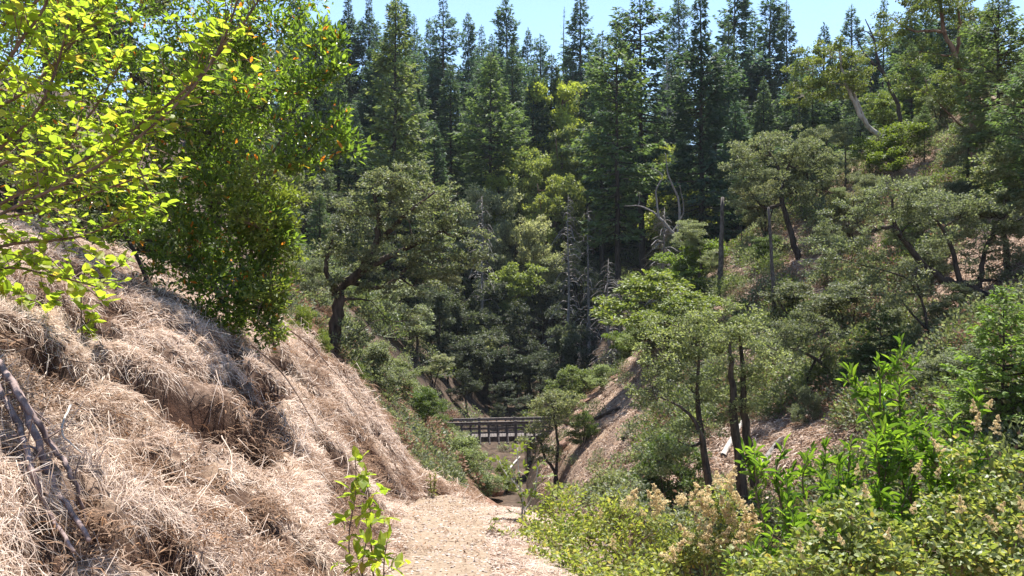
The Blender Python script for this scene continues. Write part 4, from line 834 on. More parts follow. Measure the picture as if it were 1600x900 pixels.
# bank: every blade real, one matted mass
n = 400000; y = 1.9*np.exp(g.random(n)*math.log(12.6/1.9)); x = g.uniform(-5.2, .2, n)
pd = path_d(x, y); hm_, _ = hollow_mask(x, y); bare = bare_mask(x, y)
clump = fbm(x*3.2+9, y*2.6, 61, 3)
keep = (x < np.interp(y, *PATHX)+.1) & (pd > .95+.3*g.random(n)) & (hm_ < .12+.2*g.random(n)) & (bare < .25+.5*g.random(n)) & (clump > -.42+.35*g.random(n)) & (x/y > -.68)
nose = np.exp(-(((x+1.5)/.42)**2+((y-8.5)/.8)**2)); keep &= g.random(n) > nose*.9
x, y = x[keep], y[keep]; n = len(x); nn = hnorm(x, y, .2); z = H(x, y)
turn = 2.6*fbm(x*2.6+3, y*2.2, 83, 3)+g.normal(size=n)*1.05
dn = unit(np.column_stack([nn[:, 0], nn[:, 1]])); ct, st = np.cos(turn), np.sin(turn)
hd = np.column_stack([dn[:, 0]*ct-dn[:, 1]*st, dn[:, 0]*st+dn[:, 1]*ct, np.zeros(n)])
hd[:, 2] = -(nn[:, 0]*hd[:, 0]+nn[:, 1]*hd[:, 1])/nn[:, 2]; hd = unit(hd)
ln = g.uniform(.05, .17, n)*(.75+.6*vnoise(x*1.1, y*1.1, 17)); lift = g.uniform(.05, .75, n)**1.5; tall = g.random(n) < .025; ln[tall] *= 1.7; lift[tall] = g.uniform(.6, 1.3, int(tall.sum()))
up = unit(nn*.6+np.array([0, 0, .4])); s = np.array([0, .5, 1.0])
pts = np.column_stack([x, y, z-.01])[:, None]+hd[:, None]*(ln[:, None]*s)[..., None]+up[:, None]*(ln[:, None]*lift[:, None]*(s*1.7-s*s*1.5))[..., None]
pts[:, 1:] += g.normal(size=(n, 2, 3))*(ln*.09)[:, None, None]
side = unit(np.cross(hd, up)+up*g.normal(size=(n, 1))*.7); wv = (.0021*(y/5)**.6*g.uniform(.6, 1.4, n))[:, None]*np.array([1, .8, .2])
V = np.stack([pts+side[:, None]*wv[..., None], pts-side[:, None]*wv[..., None]], 2).reshape(-1, 3)
T = np.array([[0, 1, 3], [0, 3, 2], [2, 3, 5], [2, 5, 4]])[None]
m_ = MB(); m_.add(V, ((np.arange(n)*6)[:, None, None]+T).reshape(-1, 3), np.repeat((g.random(n)*.7+.3*vnoise(x*2, y*2, 19)) % 1, 6))
tag(part('dry_grass', m_.mesh('dry_grass', 'straw'), None), 'matted pale dry grass covering the left bank', 'grass', None, 'stuff')
# dead brown stuff on the bank
n = 6500; x = g.uniform(-5.2, .0, n); y = 1.9+g.random(n)*10.2
keep = (x < np.interp(y, *PATHX)-.2) & (path_d(x, y) > 1.0) & ((bare_mask(x, y) > .15) | (fbm(x*1.7+2, y*1.3, 71, 3) > .22) | (np.exp(-(((x+1.5)/.42)**2+((y-8.5)/.8)**2)) > .25))
x, y = x[keep], y[keep]
scatter('dead_weeds', np.column_stack([x, y, H(x, y)]), lay_out(x, y, 1.2, .4), g.uniform(.5, 1.1, len(x)), [tuft(s, 46, (.05, .17), .09, .6, .0026, 'dead', .9) for s in (11, 12, 13)], 'brown dead weeds and twigs between the dry grass', 'weeds')
# trail edges
n = 6500; x = g.uniform(-1.6, 1.3, n); y = g.uniform(2, 11.3, n); pd = path_d(x, y); keep = (pd > .45+.5*g.random(n)) & (pd < 2.6) & ((x > -.4) | (pd < 1.3)); x, y = x[keep], y[keep]
scatter('short_grass', np.column_stack([x, y, H(x, y)]), lay_out(x, y, 1.5, .3), g.uniform(.3, .7, len(x)), [tuft(s, 50, (.08, .2), .08, .8, .003) for s in (21, 22)], 'short dry straw along the edges of the trail', 'grass')
# straw bits and fallen leaves on the trail and the bank
def litter(seed, n, r, L, mat):
    q = np.random.default_rng(seed); m_ = MB(); P = np.column_stack([q.normal(size=(n, 2))*r, q.uniform(0, .012, n)]); D = rdir(q, n)*[1, 1, .25]
    diamonds(m_, P, D, np.tile([0, 0, 1.], (n, 1))+q.normal(size=(n, 3))*.3, q.uniform(.5, 1.2, n)*L, q.uniform(.2, .5, n)*L, q.random(n)); return m_.mesh('leaf_litter', mat)
n = 2600; x = g.uniform(-4.5, 1.2, n); y = g.uniform(2, 11.2, n); keep = (x < np.interp(y, *PATHX)+.6) & ((path_d(x, y) < 1.4) | (g.random(n) < .5)); x, y = x[keep], y[keep]
scatter('leaf_litter', np.column_stack([x, y, H(x, y)+.014]), lay_out(x, y, 2, .9), g.uniform(.6, 1.2, len(x)), [litter(s, 9, .12, .035, 'dead') for s in (1, 2, 3)], 'small brown fallen leaves on trail and bank', 'leaf litter')
def pebbles(seed, n=7):
    q = np.random.default_rng(seed); m_ = MB()
    for k in range(n):
        c = np.append(q.normal(size=2)*.13, .0); s = q.uniform(.004, .016)
        V = np.array([[1, 0, 0], [-1, 0, 0], [0, 1, 0], [0, -1, 0], [0, 0, .7], [0, 0, -.5]])*s*q.uniform(.6, 1.4, (6, 1))+c
        m_.add(V, [[0, 2, 4], [2, 1, 4], [1, 3, 4], [3, 0, 4], [2, 0, 5], [1, 2, 5], [3, 1, 5], [0, 3, 5]])
    return m_.mesh('gravel', 'pebble')
n = 500; y = g.uniform(2, 11.2, n); x = np.interp(y, *PATHX)+g.uniform(-.95, .95, n)*np.interp(y, *PATHW)
scatter('gravel', np.column_stack([x, y, H(x, y)+.012]), lay_out(x, y, 3, .9), g.uniform(.5, 1.3, n), [pebbles(s) for s in (1, 2, 3)], 'small loose stones on the dirt trail', 'gravel')
# hillsides farther off
def far_xy(n, y0, y1, px0, px1):
    y = np.exp(g.uniform(math.log(y0), math.log(y1), n)); return (g.uniform(px0, px1, n)-800)/F*y, y
x, y = far_xy(11000, 14, 68, 820, 1680); keep = (fbm(x*.25, y*.25, 81, 3) > -.12) & (x > 2); x, y = x[keep], y[keep]
scatter('dry_grass', np.column_stack([x, y, H(x, y)]), lay_out(x, y), g.uniform(1.0, 2.4, len(x)), [tuft(s, 46, (.14, .34), .16, 1, .008) for s in (31, 32)]+[tuft(34, 46, (.12, .3), .16, 1, .009, 'dead')], 'thin dry grass over the right slope', 'grass')
x, y = far_xy(11000, 14, 70, 820, 1680); keep = x > 2; x, y = x[keep], y[keep]
scatter('leaf_litter', np.column_stack([x, y, H(x, y)+.02]), lay_out(x, y, 2, .9), g.uniform(2, 5, len(x)), [litter(s, 14, .16, .05, 'dead') for s in (5, 6)]+[litter(7, 10, .16, .045, 'straw')], 'brown leaf litter over the right slope', 'leaf litter')
x, y = far_xy(5000, 15, 60, 420, 790); keep = x < -.3; x, y = x[keep], y[keep]
scatter('dry_grass', np.column_stack([x, y, H(x, y)]), lay_out(x, y), g.uniform(.6, 1.3, len(x)), [tuft(s, 60, (.14, .34), .16, 1, .006, 'dead') for s in (41, 42)], 'brownish dry grass on the slope beyond the nose of the bank', 'grass')
# undergrowth
def sprig(seed, mat, n=170, r=.5, L=.12):
    q = np.random.default_rng(seed); m_ = MB(); d = rdir(q, n); d[:, 2] = np.abs(d[:, 2])
    P = d*(q.uniform(.3, 1, n)**.5*r)[:, None]*[1, 1, 1.1]; diamonds(m_, P, d+rdir(q, n)*.8, np.tile([0, 0, .6], (n, 1))+q.normal(size=(n, 3))*.6, q.uniform(.6, 1.3, n)*L, q.uniform(.4, .7, n)*L, q.random(n))
    prisms(m_, np.zeros((14, 3)), d[:14]*r*.9, .008, .004, .0); return m_.mesh('undergrowth', mat)
x, y = far_xy(5200, 16, 75, 830, 1680); pxx = 800+x/y*F; keep = (x > 3) & (fbm(x*.2+5, y*.2, 91, 3) > -.14) & ~((pxx < 1020) & (y > 30) & (g.random(len(x)) < .9)); x, y = x[keep], y[keep]
scatter('undergrowth', np.column_stack([x, y, H(x, y)]), lay_out(x, y, 3, .1), g.uniform(.5, 2.3, len(x)), [sprig(1, 'grey_oak', 300, .5, .075), sprig(2, 'oak', 300, .5, .075), sprig(3, 'green', 300, .5, .075), sprig(17, 'dead', 120, .5, .07)], 'low scattered undergrowth on the right slope', 'undergrowth')
x, y = far_xy(1800, 13, 70, 400, 800); keep = (x < -1.2-(y-13)*.03) & (fbm(x*.8, y*.45, 93, 3) > .08); x, y = x[keep], y[keep]
scatter('undergrowth', np.column_stack([x, y, H(x, y)]), lay_out(x, y, 3, .1), g.uniform(.7, 1.6, len(x))*np.clip(y/38, .34, 1.1), [sprig(4, 'grey_oak'), sprig(5, 'oak'), sprig(6, 'oak'), sprig(16, 'dead')], 'low scrubby undergrowth on the slope left of the bridge', 'undergrowth')
x, y = far_xy(5200, 66, 180, 380, 1520); pxx = 800+x/y*F; keep = ~((y < 104) & (pxx > 600) & (pxx < 990)) | (g.random(len(x)) < .08); x, y = x[keep], y[keep]
scatter('undergrowth', np.column_stack([x, y, H(x, y)]), lay_out(x, y, 3, .1), g.uniform(1.5, 4.5, len(x)), [sprig(7, 'grey_oak', 480, .5, .06), sprig(8, 'green', 480, .5, .06), sprig(9, 'oak', 480, .5, .06)], 'undergrowth carpeting the wooded far slope', 'undergrowth')

# ================================================================== NEAR PLANTS, LEAF BY LEAF
UNIT = {}
def unit_leaf(kind, mat, var):
    k = (kind, mat, var)
    if k not in UNIT:
        q = np.random.default_rng(len(UNIT)); U = LEAFU[kind].copy(); U[1:8] += q.normal(size=(7, 3))*[.02, .02, .02]
        m_ = MB(); m_.add(U, LEAFT); UNIT[k] = m_.mesh('leaf', mat)
    return UNIT[k]
def dress(o, base, kind, mat, P, D, N, Ln, Wd, seed, nmax=300):
    """hang the leaves on thing o: up to 300 single leaves, the rest as one mass"""
    q = np.random.default_rng(seed); base = np.asarray(base)
    pxl = 800+P[:, 0]/P[:, 1]*F; pyl = 450-P[:, 2]/P[:, 1]*F
    inside = (pxl > 0) & (pxl < 1600) & (pyl > 0) & (pyl < 900)
    score = np.where(inside, Ln/P[:, 1], -1)*q.uniform(.8, 1.2, len(P)); top = np.argsort(-score)[:nmax]; top = top[score[top] > 0]
    rest_ = np.setdiff1d(np.arange(len(P)), top)
    if len(rest_):
        m_ = MB(); plain(m_, kind, P[rest_]-base, D[rest_], N[rest_], Ln[rest_], Wd[rest_], q.random(len(rest_))); part('foliage', m_.mesh('foliage', mat), o, None, 'stuff')
    Dn = unit(D[top]); S = unit(np.cross(N[top], Dn)); Nn = np.cross(Dn, S)
    for k, i in enumerate(top):
        lf = bpy.data.objects.new('leaf', unit_leaf(kind, mat, k % 4)); link(lf, o); L_, W_ = float(Ln[i]), float(Wd[i]); p = P[i]-base
        lf.matrix_basis = Matrix([[Dn[k, 0]*L_, S[k, 0]*W_, Nn[k, 0]*L_, p[0]], [Dn[k, 1]*L_, S[k, 1]*W_, Nn[k, 1]*L_, p[1]], [Dn[k, 2]*L_, S[k, 2]*W_, Nn[k, 2]*L_, p[2]], [0, 0, 0, 1]])

def leafy_stems(q, stems, spacing, Ln, Wd, twig=0.0, upb=.5, spread=1.0, pairs=2, start=.15, tilt=.2):
    """leaves set along stems (and side twigs): returns leaf arrays and twig segments"""
    P = []; D = []; A = []; B = []
    for pts in stems:
        seg = np.linalg.norm(np.diff(pts, axis=0), axis=1); cum = np.concatenate([[0], np.cumsum(seg)]); tot = cum[-1]
        s = start*tot
        while s < tot:
            p = np.array([np.interp(s, cum, pts[:, i]) for i in range(3)]); t = unit(np.array([np.interp(min(s+.02, tot), cum, pts[:, i]) for i in range(3)])-np.array([np.interp(s-.02, cum, pts[:, i]) for i in range(3)]))
            for k in range(pairs):
                d = unit(rdir(q, 1)[0]*spread+t*.45+np.array([0, 0, tilt]))
                if twig and q.random() < .6:
                    e = p+d*q.uniform(.3, 1)*twig; A.append(p); B.append(e)
                    for j in range(q.integers(3, 6)):
                        u = q.uniform(.3, 1); P.append(p+(e-p)*u); D.append(unit(rdir(q, 1)[0]*.9+d*.6))
                else: P.append(p); D.append(d)
            s += spacing*q.uniform(.6, 1.4)
        P.append(pts[-1]); D.append(unit(pts[-1]-pts[-2]))
    P = np.array(P); D = np.array(D); n = len(P)
    return P, D, Ln*q.uniform(.45, 1.3, n), Wd*q.uniform(.75, 1.2, n), (np.array(A), np.array(B))

def stems_part(o, base, stems, r0, r1, mat, twigs=None, rt=.002):
    for pts in stems:
        m_ = MB(); tube(m_, pts-base, np.linspace(r0, r1, len(pts)), 6); part('stem', m_.mesh('stem', mat, True), o)
    if twigs is not None and len(twigs[0]):
        m_ = MB(); prisms(m_, twigs[0]-base, twigs[1]-base, rt, rt*.6); part('twigs', m_.mesh('twigs', mat), o, None, 'stuff')

# --- yellow-green shrub leaning in from the left
q = np.random.default_rng(901)
base = np.array([-3.0, 3.1, h1(-3.0, 3.1)])
def arch(pix, n=14, Y0=3.1):
    w = np.array([PX(px, py, Y) for px, py, Y in pix]); return spline(w, n)
YS = [arch([(-120,400,3.2),(0,318,3.25),(150,240,3.3),(280,150,3.35),(345,80,3.4),(405,0,3.5),(430,-60,3.5)]), arch([(-120,410,3.1),(0,335,3.15),(160,255,3.2),(290,150,3.25),(345,70,3.3),(375,-10,3.3)]),
      arch([(-110,330,3.4),(0,232,3.4),(60,170,3.4),(90,100,3.4),(110,20,3.4),(120,-50,3.4)]), arch([(-100,220,2.9),(0,110,2.9),(35,60,2.9),(70,10,2.9),(90,-60,2.9)]), arch([(-110,430,3.5),(0,385,3.5),(90,375,3.5),(140,365,3.5),(230,330,3.5)]),
      arch([(-110,470,3.7),(0,420,3.7),(80,430,3.7),(160,450,3.7)]), arch([(-100,300,3.6),(20,250,3.6),(110,230,3.6),(200,240,3.6),(240,320,3.6)]), arch([(-100,60,3.0),(0,42,3.0),(60,0,3.0),(120,-50,3.0)]), arch([(-90,380,3.9),(30,300,3.9),(140,180,3.9),(200,80,3.9)]),
      arch([(-90,350,4.1),(60,330,4.1),(180,290,4.1),(270,260,4.1)]), arch([(-90,200,3.5),(30,150,3.5),(120,60,3.5),(170,0,3.5)])]
o = thing('leafy_shrub', 'backlit yellow green shrub with round leaves on long arching stems, near left', 'shrub', tuple(base))
P, D, Ln, Wd, tw = leafy_stems(q, YS, .024, .043, .040, twig=.26, spread=1.0, pairs=2, start=.22, tilt=.35)
D[:, 2] *= .35; N = np.tile(SUNV+[0, 0, .3], (len(P), 1))+q.normal(size=P.shape)*.36
# thinner at the far right tips
pxl = 800+P[:, 0]/P[:, 1]*F; keep = q.random(len(P)) > np.clip((pxl-230)/260, 0, .65)
dress(o, base, 'round', 'yellow', P[keep], D[keep], N[keep], Ln[keep], Wd[keep], 1); 
roots = [np.array([s[0]*.0+base+[q.uniform(-.15, .15), q.uniform(-.1, .3), 0], (s[0]+base)/2+[-.15, 0, -.05], s[0]]) for s in YS]
stems_part(o, base, [np.concatenate([spline(r_, 6)[:-1], s]) for r_, s in zip(roots, YS)], .010, .0035, 'twig', tw, .0022)

# --- glossy evergreen shrub on the bank
q = np.random.default_rng(902)
b0 = hit(395, 545); base = np.array([b0[0]-.25, b0[1]+.2, 0]); base[2] = h1(base[0], base[1])
EB = [(350,470,8.0,75,70,34),(300,400,8.2,80,80,36),(400,440,7.7,50,80,24),(340,330,8.0,90,80,40),(410,350,7.8,55,60,22),(250,270,8.4,90,80,40),(330,210,8.2,90,70,40),(230,140,8.5,100,80,44),(330,90,8.2,90,80,40),(410,170,7.3,70,60,24),(150,60,8.8,100,90,40),(60,120,9.2,90,100,34),
      (400,50,8.0,70,50,20),(480,110,7.0,55,45,12),(510,200,6.9,45,32,10),(470,250,6.9,50,30,10),(130,200,9.0,80,80,26),(250,-10,8.5,120,50,30),(420,-10,8.2,90,30,14),(180,330,8.8,70,60,26),(40,220,9.4,90,80,30),(110,280,9.2,80,60,24),(20,20,9.4,80,80,30),(420,500,7.6,22,50,10),(60,-10,9,90,50,16),(540,235,6.8,20,12,3),(530,110,6.9,25,20,4),(500,60,7.0,35,20,6)]
T = [([(0, 0, -.2), (.05, .1, .6), (-.3, .2, 1.3), (-.5, .3, 2.2), (-.6, .4, 3.0)], .035, .012), ([(0, 0, -.1), (-.3, .2, .5), (-.9, .5, 1.2), (-1.3, .6, 2.2)], .03, .01), ([(.05, 0, -.1), (.2, -.1, .7), (.3, -.1, 1.5), (.7, -.1, 2.1)], .025, .008), ([(-.8, .2, .0), (-1.2, .4, .8), (-2.0, .8, 1.7)], .03, .01)]
B = [(PX(px, py, Y)-base, (rx/F*Y, rx/F*Y*.8, ry/F*Y), int(n*1.9)) for px, py, Y, rx, ry, n in EB]
wb, cb, (P, D, N, Ln, Wd) = broadleaf(q, T, B, .066, .029, 24, .14, 'evergreen', 'twig', .003, up=.5, flat=.9, droop=-.2)
o = thing('evergreen_shrub', 'tall glossy dark green shrub with a few orange leaves on the bank', 'shrub', tuple(base)); part('stems', wb.mesh('stems', 'bark', True), o)
dress(o, base, 'oval', 'evergreen', P+base, D+np.array([.1, -.1, .25]), N, Ln, Wd, 2)
# --- fresh side of the same thicket: smaller bright bush on the bank edge
q = np.random.default_rng(903); base = hit(430, 545)
B = [(PX(px, py, Y)-base, (rx/F*Y, rx/F*Y*.8, ry/F*Y), n) for px, py, Y, rx, ry, n in [(400,290,7.7,45,35,24),(435,340,7.9,35,40,24),(390,350,7.5,40,45,20),(445,410,7.9,25,45,18),(415,460,7.5,30,45,16),(435,520,7.3,14,30,8),(360,290,7.7,35,30,12),(455,300,8.0,25,22,8)]]
wb, cb, (P, D, N, Ln, Wd) = broadleaf(q, [([(0, 0, -.1), (-.05, .05, .5), (-.1, .05, 1.2)], .02, .006)], B, .048, .026, 26, .12, 'green', 'twig', .0025, up=.5, droop=-.2)
o = thing('bright_shrub', 'bright green small-leaved bush spilling down the bank edge before the dark shrub', 'shrub', tuple(base)); part('stems', wb.mesh('stems', 'twig', True), o)
dress(o, base, 'oval', 'lime', P+base, D, N, Ln, Wd, 3)

# --- sapling beside the trail
def sapling(px, py, Y, stems, label, seed, Ln_, Wd_, mat, kind, spacing, pairs, rst, twmat='twig', twig=0., tilt=.15, name='sapling', nmax=300, start=.15):
    q = np.random.default_rng(seed); X = (px-800)/F*Y; base = np.array([X, Y, h1(X, Y)])
    S = []
    for pix in stems:
        w = np.array([PX(*p) for p in pix]); gz = h1(w[0, 0], w[0, 1]); w = np.vstack([[w[0, 0], w[0, 1], min(gz-.03, w[0, 2]-.02)], w]); S.append(spline(w, 12))
    o = thing(name, label, 'sapling' if name == 'sapling' else 'shrub', tuple(base))
    P, D, L_, W_, tw = leafy_stems(q, S, spacing, Ln_, Wd_, twig, .5, 1.0, pairs, start, tilt)
    N = np.tile(SUNV+[0, 0, .3], (len(P), 1))+q.normal(size=P.shape)*.35
    dress(o, base, kind, mat, P, D, N, L_, W_, seed, nmax); stems_part(o, base, S, rst, rst*.4, twmat, tw)
    return o
sapling(552, 930, 4.2, [[(552,925,4.2),(545,840,4.2),(556,770,4.2),(555,715,4.2)], [(585,925,4.25),(580,850,4.25),(578,790,4.25),(572,745,4.25)], [(600,925,4.1),(600,880,4.1),(605,845,4.1)], [(568,920,4.05),(566,880,4.05),(572,850,4.05)]],
        'slender yellow green sapling standing at the left edge of the trail', 904, .078, .046, 'yellow', 'oval', .06, 2, .006, twig=.15, start=.25)
sapling(818, 850, 7.2, [[(822,900,7.2),(822,850,7.2),(820,800,7.2),(812,760,7.2),(808,700,7.2)], [(820,800,7.2),(835,770,7.2),(840,730,7.2)], [(815,770,7.2),(790,740,7.2),(780,720,7.2)]],
        'thin young tree with whitish lower stem right of the trail', 905, .055, .035, 'lime', 'oval', .05, 2, .010, 'bleach', twig=.22, tilt=.3, start=.45)
sapling(780, 870, 6.4, [[(780,870,6.4),(775,840,6.4),(772,815,6.4)], [(765,865,6.4),(760,845,6.4)], [(792,868,6.3),(796,840,6.3)]], 'small yellowing weed clump at the right edge of the trail', 906, .04, .02, 'lime', 'oval', .03, 2, .004, twig=.10, name='weed_clump')
sapling(742, 770, 9.0, [[(674,770,9.2),(672,745,9.2)], [(678,770,9.2),(680,742,9.2)]], 'tiny green seedling on the shaded nose of the bank', 907, .05, .02, 'tuft', 'lance', .02, 3, .003, name='seedling')
# sprig of big leaves low on the left
sapling(60, 470, 4.6, [[(-60,520,4.6),(0,412,4.6),(60,420,4.6),(120,440,4.6),(160,470,4.6)], [(0,440,4.7),(50,470,4.7),(110,465,4.7)], [(130,430,5.0),(180,420,5.0),(205,400,5.0)]], 'trailing yellow green sprig hanging over the bare bank top', 908, .07, .055, 'yellow', 'round', .07, 2, .005, twig=.1, name='leafy_sprig')

# --- laurel-like bush, lower right
q = np.random.default_rng(910); base = np.array([2.3, 5.2, h1(2.3, 5.2)])
SH = []; SD = []
for tipx, tipy, Y in [(1372,565,5.2),(1350,640,5.0),(1405,600,5.3),(1440,650,5.2),(1475,640,5.3),(1520,610,5.3),(1330,690,5.0),(1300,760,4.9),(1260,720,5.2),(1225,700,5.4),(1200,720,5.4),(1390,680,5.0),(1460,700,5.0),(1500,720,5.1),(1540,700,5.2),(1560,760,5.0),(1290,700,5.3),(1420,760,4.8),(1350,780,4.8),(1480,790,4.8),(1240,790,5.0),(1585,800,5.0),
                      (1210,830,5.0),(1180,860,5.0),(1380,620,5.25),(1415,690,5.1),(1320,830,4.7),(1440,840,4.6),(1520,850,4.7),(1270,850,4.7)]:
    t = PX(tipx, tipy, Y); a = base+np.array([q.uniform(-.2, .2), q.uniform(-.2, .2), 0]); m1 = np.array([a[0]*.45+t[0]*.55+q.normal()*.05, a[1]*.5+t[1]*.5, a[2]*.45+t[2]*.55-.1])
    SH.append(spline([a, m1, t-np.array([q.normal()*.03, 0, .25]), t], 14))
    for j in range(3):
        b_ = SH[-1-j][q.integers(7, 11)] if j == 0 else b_; e_ = b_+np.array([q.normal()*.17, q.normal()*.12, q.uniform(.10, .26)]); SD.append(spline([b_, (b_+e_)/2+np.array([(e_[0]-b_[0])*.25, 0, -.02]), e_], 8))
o = thing('laurel_bush', 'tall green bush with long lance-shaped glossy leaves, lower right', 'shrub', tuple(base))
P, D, Ln, Wd, tw = leafy_stems(q, SH, .022, .088, .019, 0, pairs=2, spread=1.0, start=.42, tilt=.35)
P2, D2, L2, W2, _ = leafy_stems(q, SD, .020, .085, .019, 0, pairs=2, spread=1.0, start=.1, tilt=.4)
P = np.concatenate([P, P2]); D = np.concatenate([D, D2]); Ln = np.concatenate([Ln, L2]); Wd = np.concatenate([Wd, W2])
N = np.cross(D, unit(np.cross(np.tile([0, 0, 1.], (len(D), 1)), D)+1e-6))+q.normal(size=P.shape)*.35
dress(o, base, 'lance', 'laurel', P, D, N, Ln, Wd, 910); stems_part(o, base, SH, .011, .003, 'twig'); stems_part(o, base, SD, .004, .002, 'twig')

# --- flowering shrubs with pale leaves and dried cream panicles
def panicle(q, tip, down, L=.13):
    m_ = MB(); n = 520; u = q.random(n); ax = unit(np.asarray(down)); r = L*.34*(u**.8)*q.random(n)**.5
    lobe = np.floor(u*7)/7; ang = q.uniform(0, 6.28, n)*.35+lobe*17.0
    s1 = unit(np.cross(ax, [0.2, .9, .1])); s2 = np.cross(ax, s1)
    P = ax*(u*L)[:, None]+s1*(np.cos(ang)*r)[:, None]+s2*(np.sin(ang)*r)[:, None]; sz = q.uniform(.005, .013, n)
    diamonds(m_, P, rdir(q, n), rdir(q, n), sz, sz*.8, q.random(n)); prisms(m_, np.zeros((1, 3)), (ax*L*1.1)[None], .0012, .002)
    return m_.mesh('flower_panicle', 'flower')
PAN = [panicle(np.random.default_rng(s), 0, (q.normal()*.15, q.normal()*.1, -1), .13) for s in range(5)]
def bush(px, Y, blobs, label, seed, Ln_, Wd_, mat, kind, per, rsub, panicles=(), name='flowering_shrub', psc=1.0):
    q = np.random.default_rng(seed); X = (px-800)/F*Y; base = np.array([X, Y, h1(X, Y)])
    B = [(PX(bx, by, bY)-base, (rx/F*bY, rx/F*bY, ry/F*bY), n) for bx, by, bY, rx, ry, n in blobs]
    T = [([(q.normal()*.06, q.normal()*.06, -.1), c*.5+np.array([q.normal()*.05, 0, .08]), c], .012, .004) for c, _, _ in B[:7]]
    wb, cb, (P, D, N, L_, W_) = broadleaf(q, T, B, Ln_, Wd_, per, rsub, mat, 'twig', .002, up=.6, droop=-.1)
    o = thing(name, label, 'shrub', tuple(base)); part('stems', wb.mesh('stems', 'twig', True), o)
    dress(o, base, kind, mat, P+base, D, N, L_, W_, seed)
    for ax, ay, aY in panicles:
        f = part('flower_panicle', PAN[q.integers(0, 5)], o); f.location = tuple(PX(ax, ay-16, aY-.12)-base); f.rotation_euler = (q.normal()*.35, q.normal()*.45, q.uniform(0, 6)); s = q.uniform(.75, 1.2)*psc; f.scale = (s, s, s)
bush(1110, 6.6, [(1130,830,6.6,40,40,12),(1090,850,6.5,50,35,14),(1150,800,6.6,30,30,8),(1060,830,6.6,40,30,10),(1120,780,6.6,25,25,6),(1110,890,6.4,60,30,12),(1160,860,6.5,25,30,7)], 'flowering shrub topped with upright cream plumes, right of the trail bushes', 920, .042, .023, 'pale', 'oval', 34, .13,
     [(1120,752,6.6),(1150,745,6.6),(1140,770,6.6),(1105,775,6.6),(1080,785,6.6),(1065,795,6.6),(1125,790,6.5),(1095,800,6.5),(1150,785,6.5),(1165,815,6.5),(1175,805,6.5),(1020,772,6.7),(1012,782,6.7),(995,780,6.7),(1085,820,6.5),(1130,815,6.5),(1110,835,6.4),(1060,835,6.4),(1140,840,6.4),(1070,860,6.3),(1160,835,6.4),(1085,770,6.6)], psc=1.5)
bush(960, 6.8, [(850,850,6.6,50,50,22),(900,830,6.8,55,45,24),(960,830,6.9,55,40,22),(1010,840,6.8,50,40,18),(880,780,7.0,35,25,9),(930,880,6.4,70,40,26),(830,890,6.3,40,30,12),(850,900,5.4,50,30,14),(930,900,5.4,60,25,14),(1010,905,5.4,50,25,10),(800,880,6.6,25,22,6),(825,850,6.2,40,28,22),(810,888,5.8,30,22,16),(860,890,5.4,50,26,24),(880,845,6.1,45,28,20),(775,885,6.0,14,14,5),(1000,890,6.4,60,35,20),(1050,880,6.4,40,35,12),(860,800,6.9,40,30,10),(960,790,7.1,40,20,8)], 'wide bush of tiny yellow green leaves right of the trail', 921, .042, .024, 'bright', 'oval', 30, .13,
     [(860,830,6.5),(940,810,6.8),(890,860,6.4),(1000,810,6.7),(960,850,6.5),(920,880,6.3)], name='leafy_bush', psc=.8)
bush(1010, 8.6, [(960,775,8.6,40,22,10),(1020,800,8.5,45,25,12),(900,770,8.8,35,22,9),(1060,830,8.3,45,30,12),(985,750,8.9,30,18,6)], 'bluish green low shrub behind the wide yellow green bush', 922, .05, .028, 'grey_oak', 'oval', 26, .15, name='leafy_bush')
bush(1330, 4.3, [(1300,860,4.3,55,45,16),(1370,850,4.3,55,45,16),(1440,860,4.3,55,40,16),(1250,890,4.2,50,30,12),(1390,900,4.1,60,35,14),(1330,810,4.4,45,35,10),(1180,895,4.3,45,20,9)], 'pale leaved shrub with dried flowers at the bottom under the laurel', 923, .034, .026, 'pale', 'round', 44, .12,
     [(1350,770,4.4),(1270,830,4.4),(1430,800,4.3),(1310,850,4.2),(1390,840,4.2),(1250,860,4.2),(1340,740,4.6)], psc=.6)
bush(1540, 4.4, [(1500,860,4.3,55,45,16),(1560,840,4.4,55,50,16),(1590,780,4.6,40,45,12),(1530,780,4.6,40,35,10),(1580,890,4.2,50,35,12),(1480,800,4.5,35,35,8),(1560,720,4.8,30,35,7),(1500,720,4.8,25,30,5)], 'pale leaved flowering shrub in the bottom right corner', 924, .034, .026, 'pale', 'round', 44, .12,
     [(1440,735,4.7),(1455,700,4.8),(1470,745,4.7),(1530,660,5.0),(1560,665,5.0),(1590,790,4.5),(1540,820,4.4),(1570,800,4.4),(1500,790,4.5),(1595,830,4.3),(1520,640,5.0),(1550,640,5.0)], psc=.7)

# --- sticks and dry stems lying on the bank
def stick(pix, r, mat, label, name='dead_branch', lift=.03):
    W = []
    for px, py in pix:
        p = hit(px, py); W.append(p+np.array([0, -.04, lift]))
    W = np.array(W); b = W[0].copy(); m_ = MB(); pts = spline(W-b, 5*len(W)); g_ = np.random.default_rng(int(pix[0][0]*7+pix[0][1])); pts = pts+g_.normal(size=pts.shape)*r*.25
    tube(m_, pts, np.linspace(r, r*.45, len(pts)), 6)
    if name == 'dead_branch':
        k = len(pts)//2
        for j in range(4):
            i = int(g_.integers(2, len(pts)-1)); prisms(m_, pts[i:i+1], pts[i:i+1]+unit(rdir(g_, 1)+[[.3, -.2, .5]])*g_.uniform(.06, .16), r*.35, r*.12)
    o = part(name, m_.mesh(name, mat, True), None); o.location = tuple(b); return tag(o, label, 'branch' if name == 'dead_branch' else 'stalk', 'dead stems lying on the bank')
stick([(-10,590),(30,650),(70,740),(95,810),(150,900)], .017, 'greytwig', 'thickest grey dead stem slanting down the near bank', lift=.12)
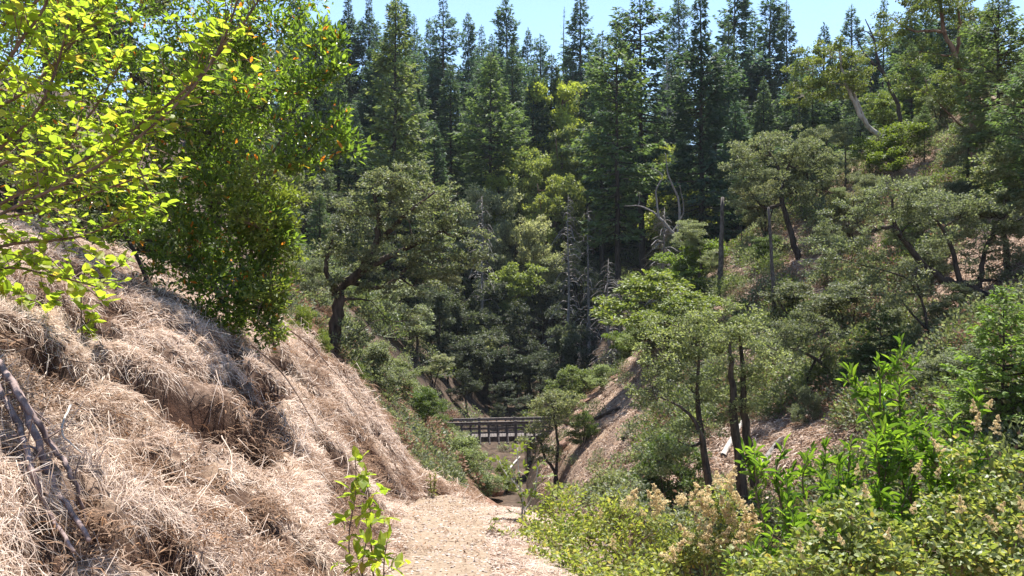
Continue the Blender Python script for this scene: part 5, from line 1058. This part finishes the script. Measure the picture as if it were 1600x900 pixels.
stick([(10,620),(50,690),(90,750),(120,800),(140,850)], .014, 'greytwig', 'reddish grey dead stem just right of the thickest one', lift=.14)
stick([(0,625),(45,720),(60,780),(85,840),(125,905)], .013, 'greytwig', 'knobbly dead stem left of the thickest one', lift=.10)
stick([(0,565),(60,585),(130,605),(235,606)], .004, 'twig', 'thin dark twig lying level across the upper bank', lift=.14)
stick([(395,560),(440,600),(480,660),(500,700)], .010, 'twig', 'brown branch lying down the bank below the bright bush', lift=.12)
stick([(440,520),(500,570),(560,640),(585,690)], .009, 'twig', 'long brown branch on the shaded end of the bank', lift=.12)
stick([(340,605),(352,650),(345,690)], .004, 'straw', 'pale bent stalk over the largest hollow', 'dry_stalk', .12)
stick([(345,620),(335,655),(330,690)], .003, 'straw', 'pale stalk left of the bent one over the largest hollow', 'dry_stalk', .12)
stick([(350,710),(365,740),(366,775)], .004, 'straw', 'pale dry stalk below the largest hollow', 'dry_stalk', .11)
stick([(118,672),(105,715),(136,750)], .005, 'bleach', 'whitish crooked stalk beside the grey dead stems', 'dry_stalk', .11)
stick([(200,560),(270,600),(320,650)], .003, 'straw', 'long straw stalk slanting above the largest hollow', 'dry_stalk', .12)
stick([(430,655),(470,710),(500,770)], .003, 'straw', 'long straw stalk slanting down toward the sapling', 'dry_stalk', .11)
stick([(255,800),(290,850)], .003, 'straw', 'short dark stalk on the lower bank', 'dry_stalk', .11)
stick([(525,690),(545,740),(540,790)], .003, 'straw', 'dry stalk standing behind the sapling', 'dry_stalk', .12)
stick([(720,835),(738,855),(740,880)], .004, 'bleach', 'pale stick lying on the trail', 'dry_stalk', .02)

# ================================================================== AIR
m, n_, out = newmat('valley_air'); pv = n_.nodes.new('ShaderNodeVolumePrincipled'); pv.inputs['Density'].default_value = .00012; pv.inputs['Color'].default_value = (.80, .90, 1.0, 1); pv.inputs['Anisotropy'].default_value = 0.0
n_.links.new(pv.outputs[0], out.inputs['Volume']); M['air'] = m
hz = part('haze', boxmesh((-480, -60, -40), (480, 940, 110), 'haze', 'air'), None); tag(hz, 'thin bluish summer haze filling the valley air', 'haze', None, 'stuff')
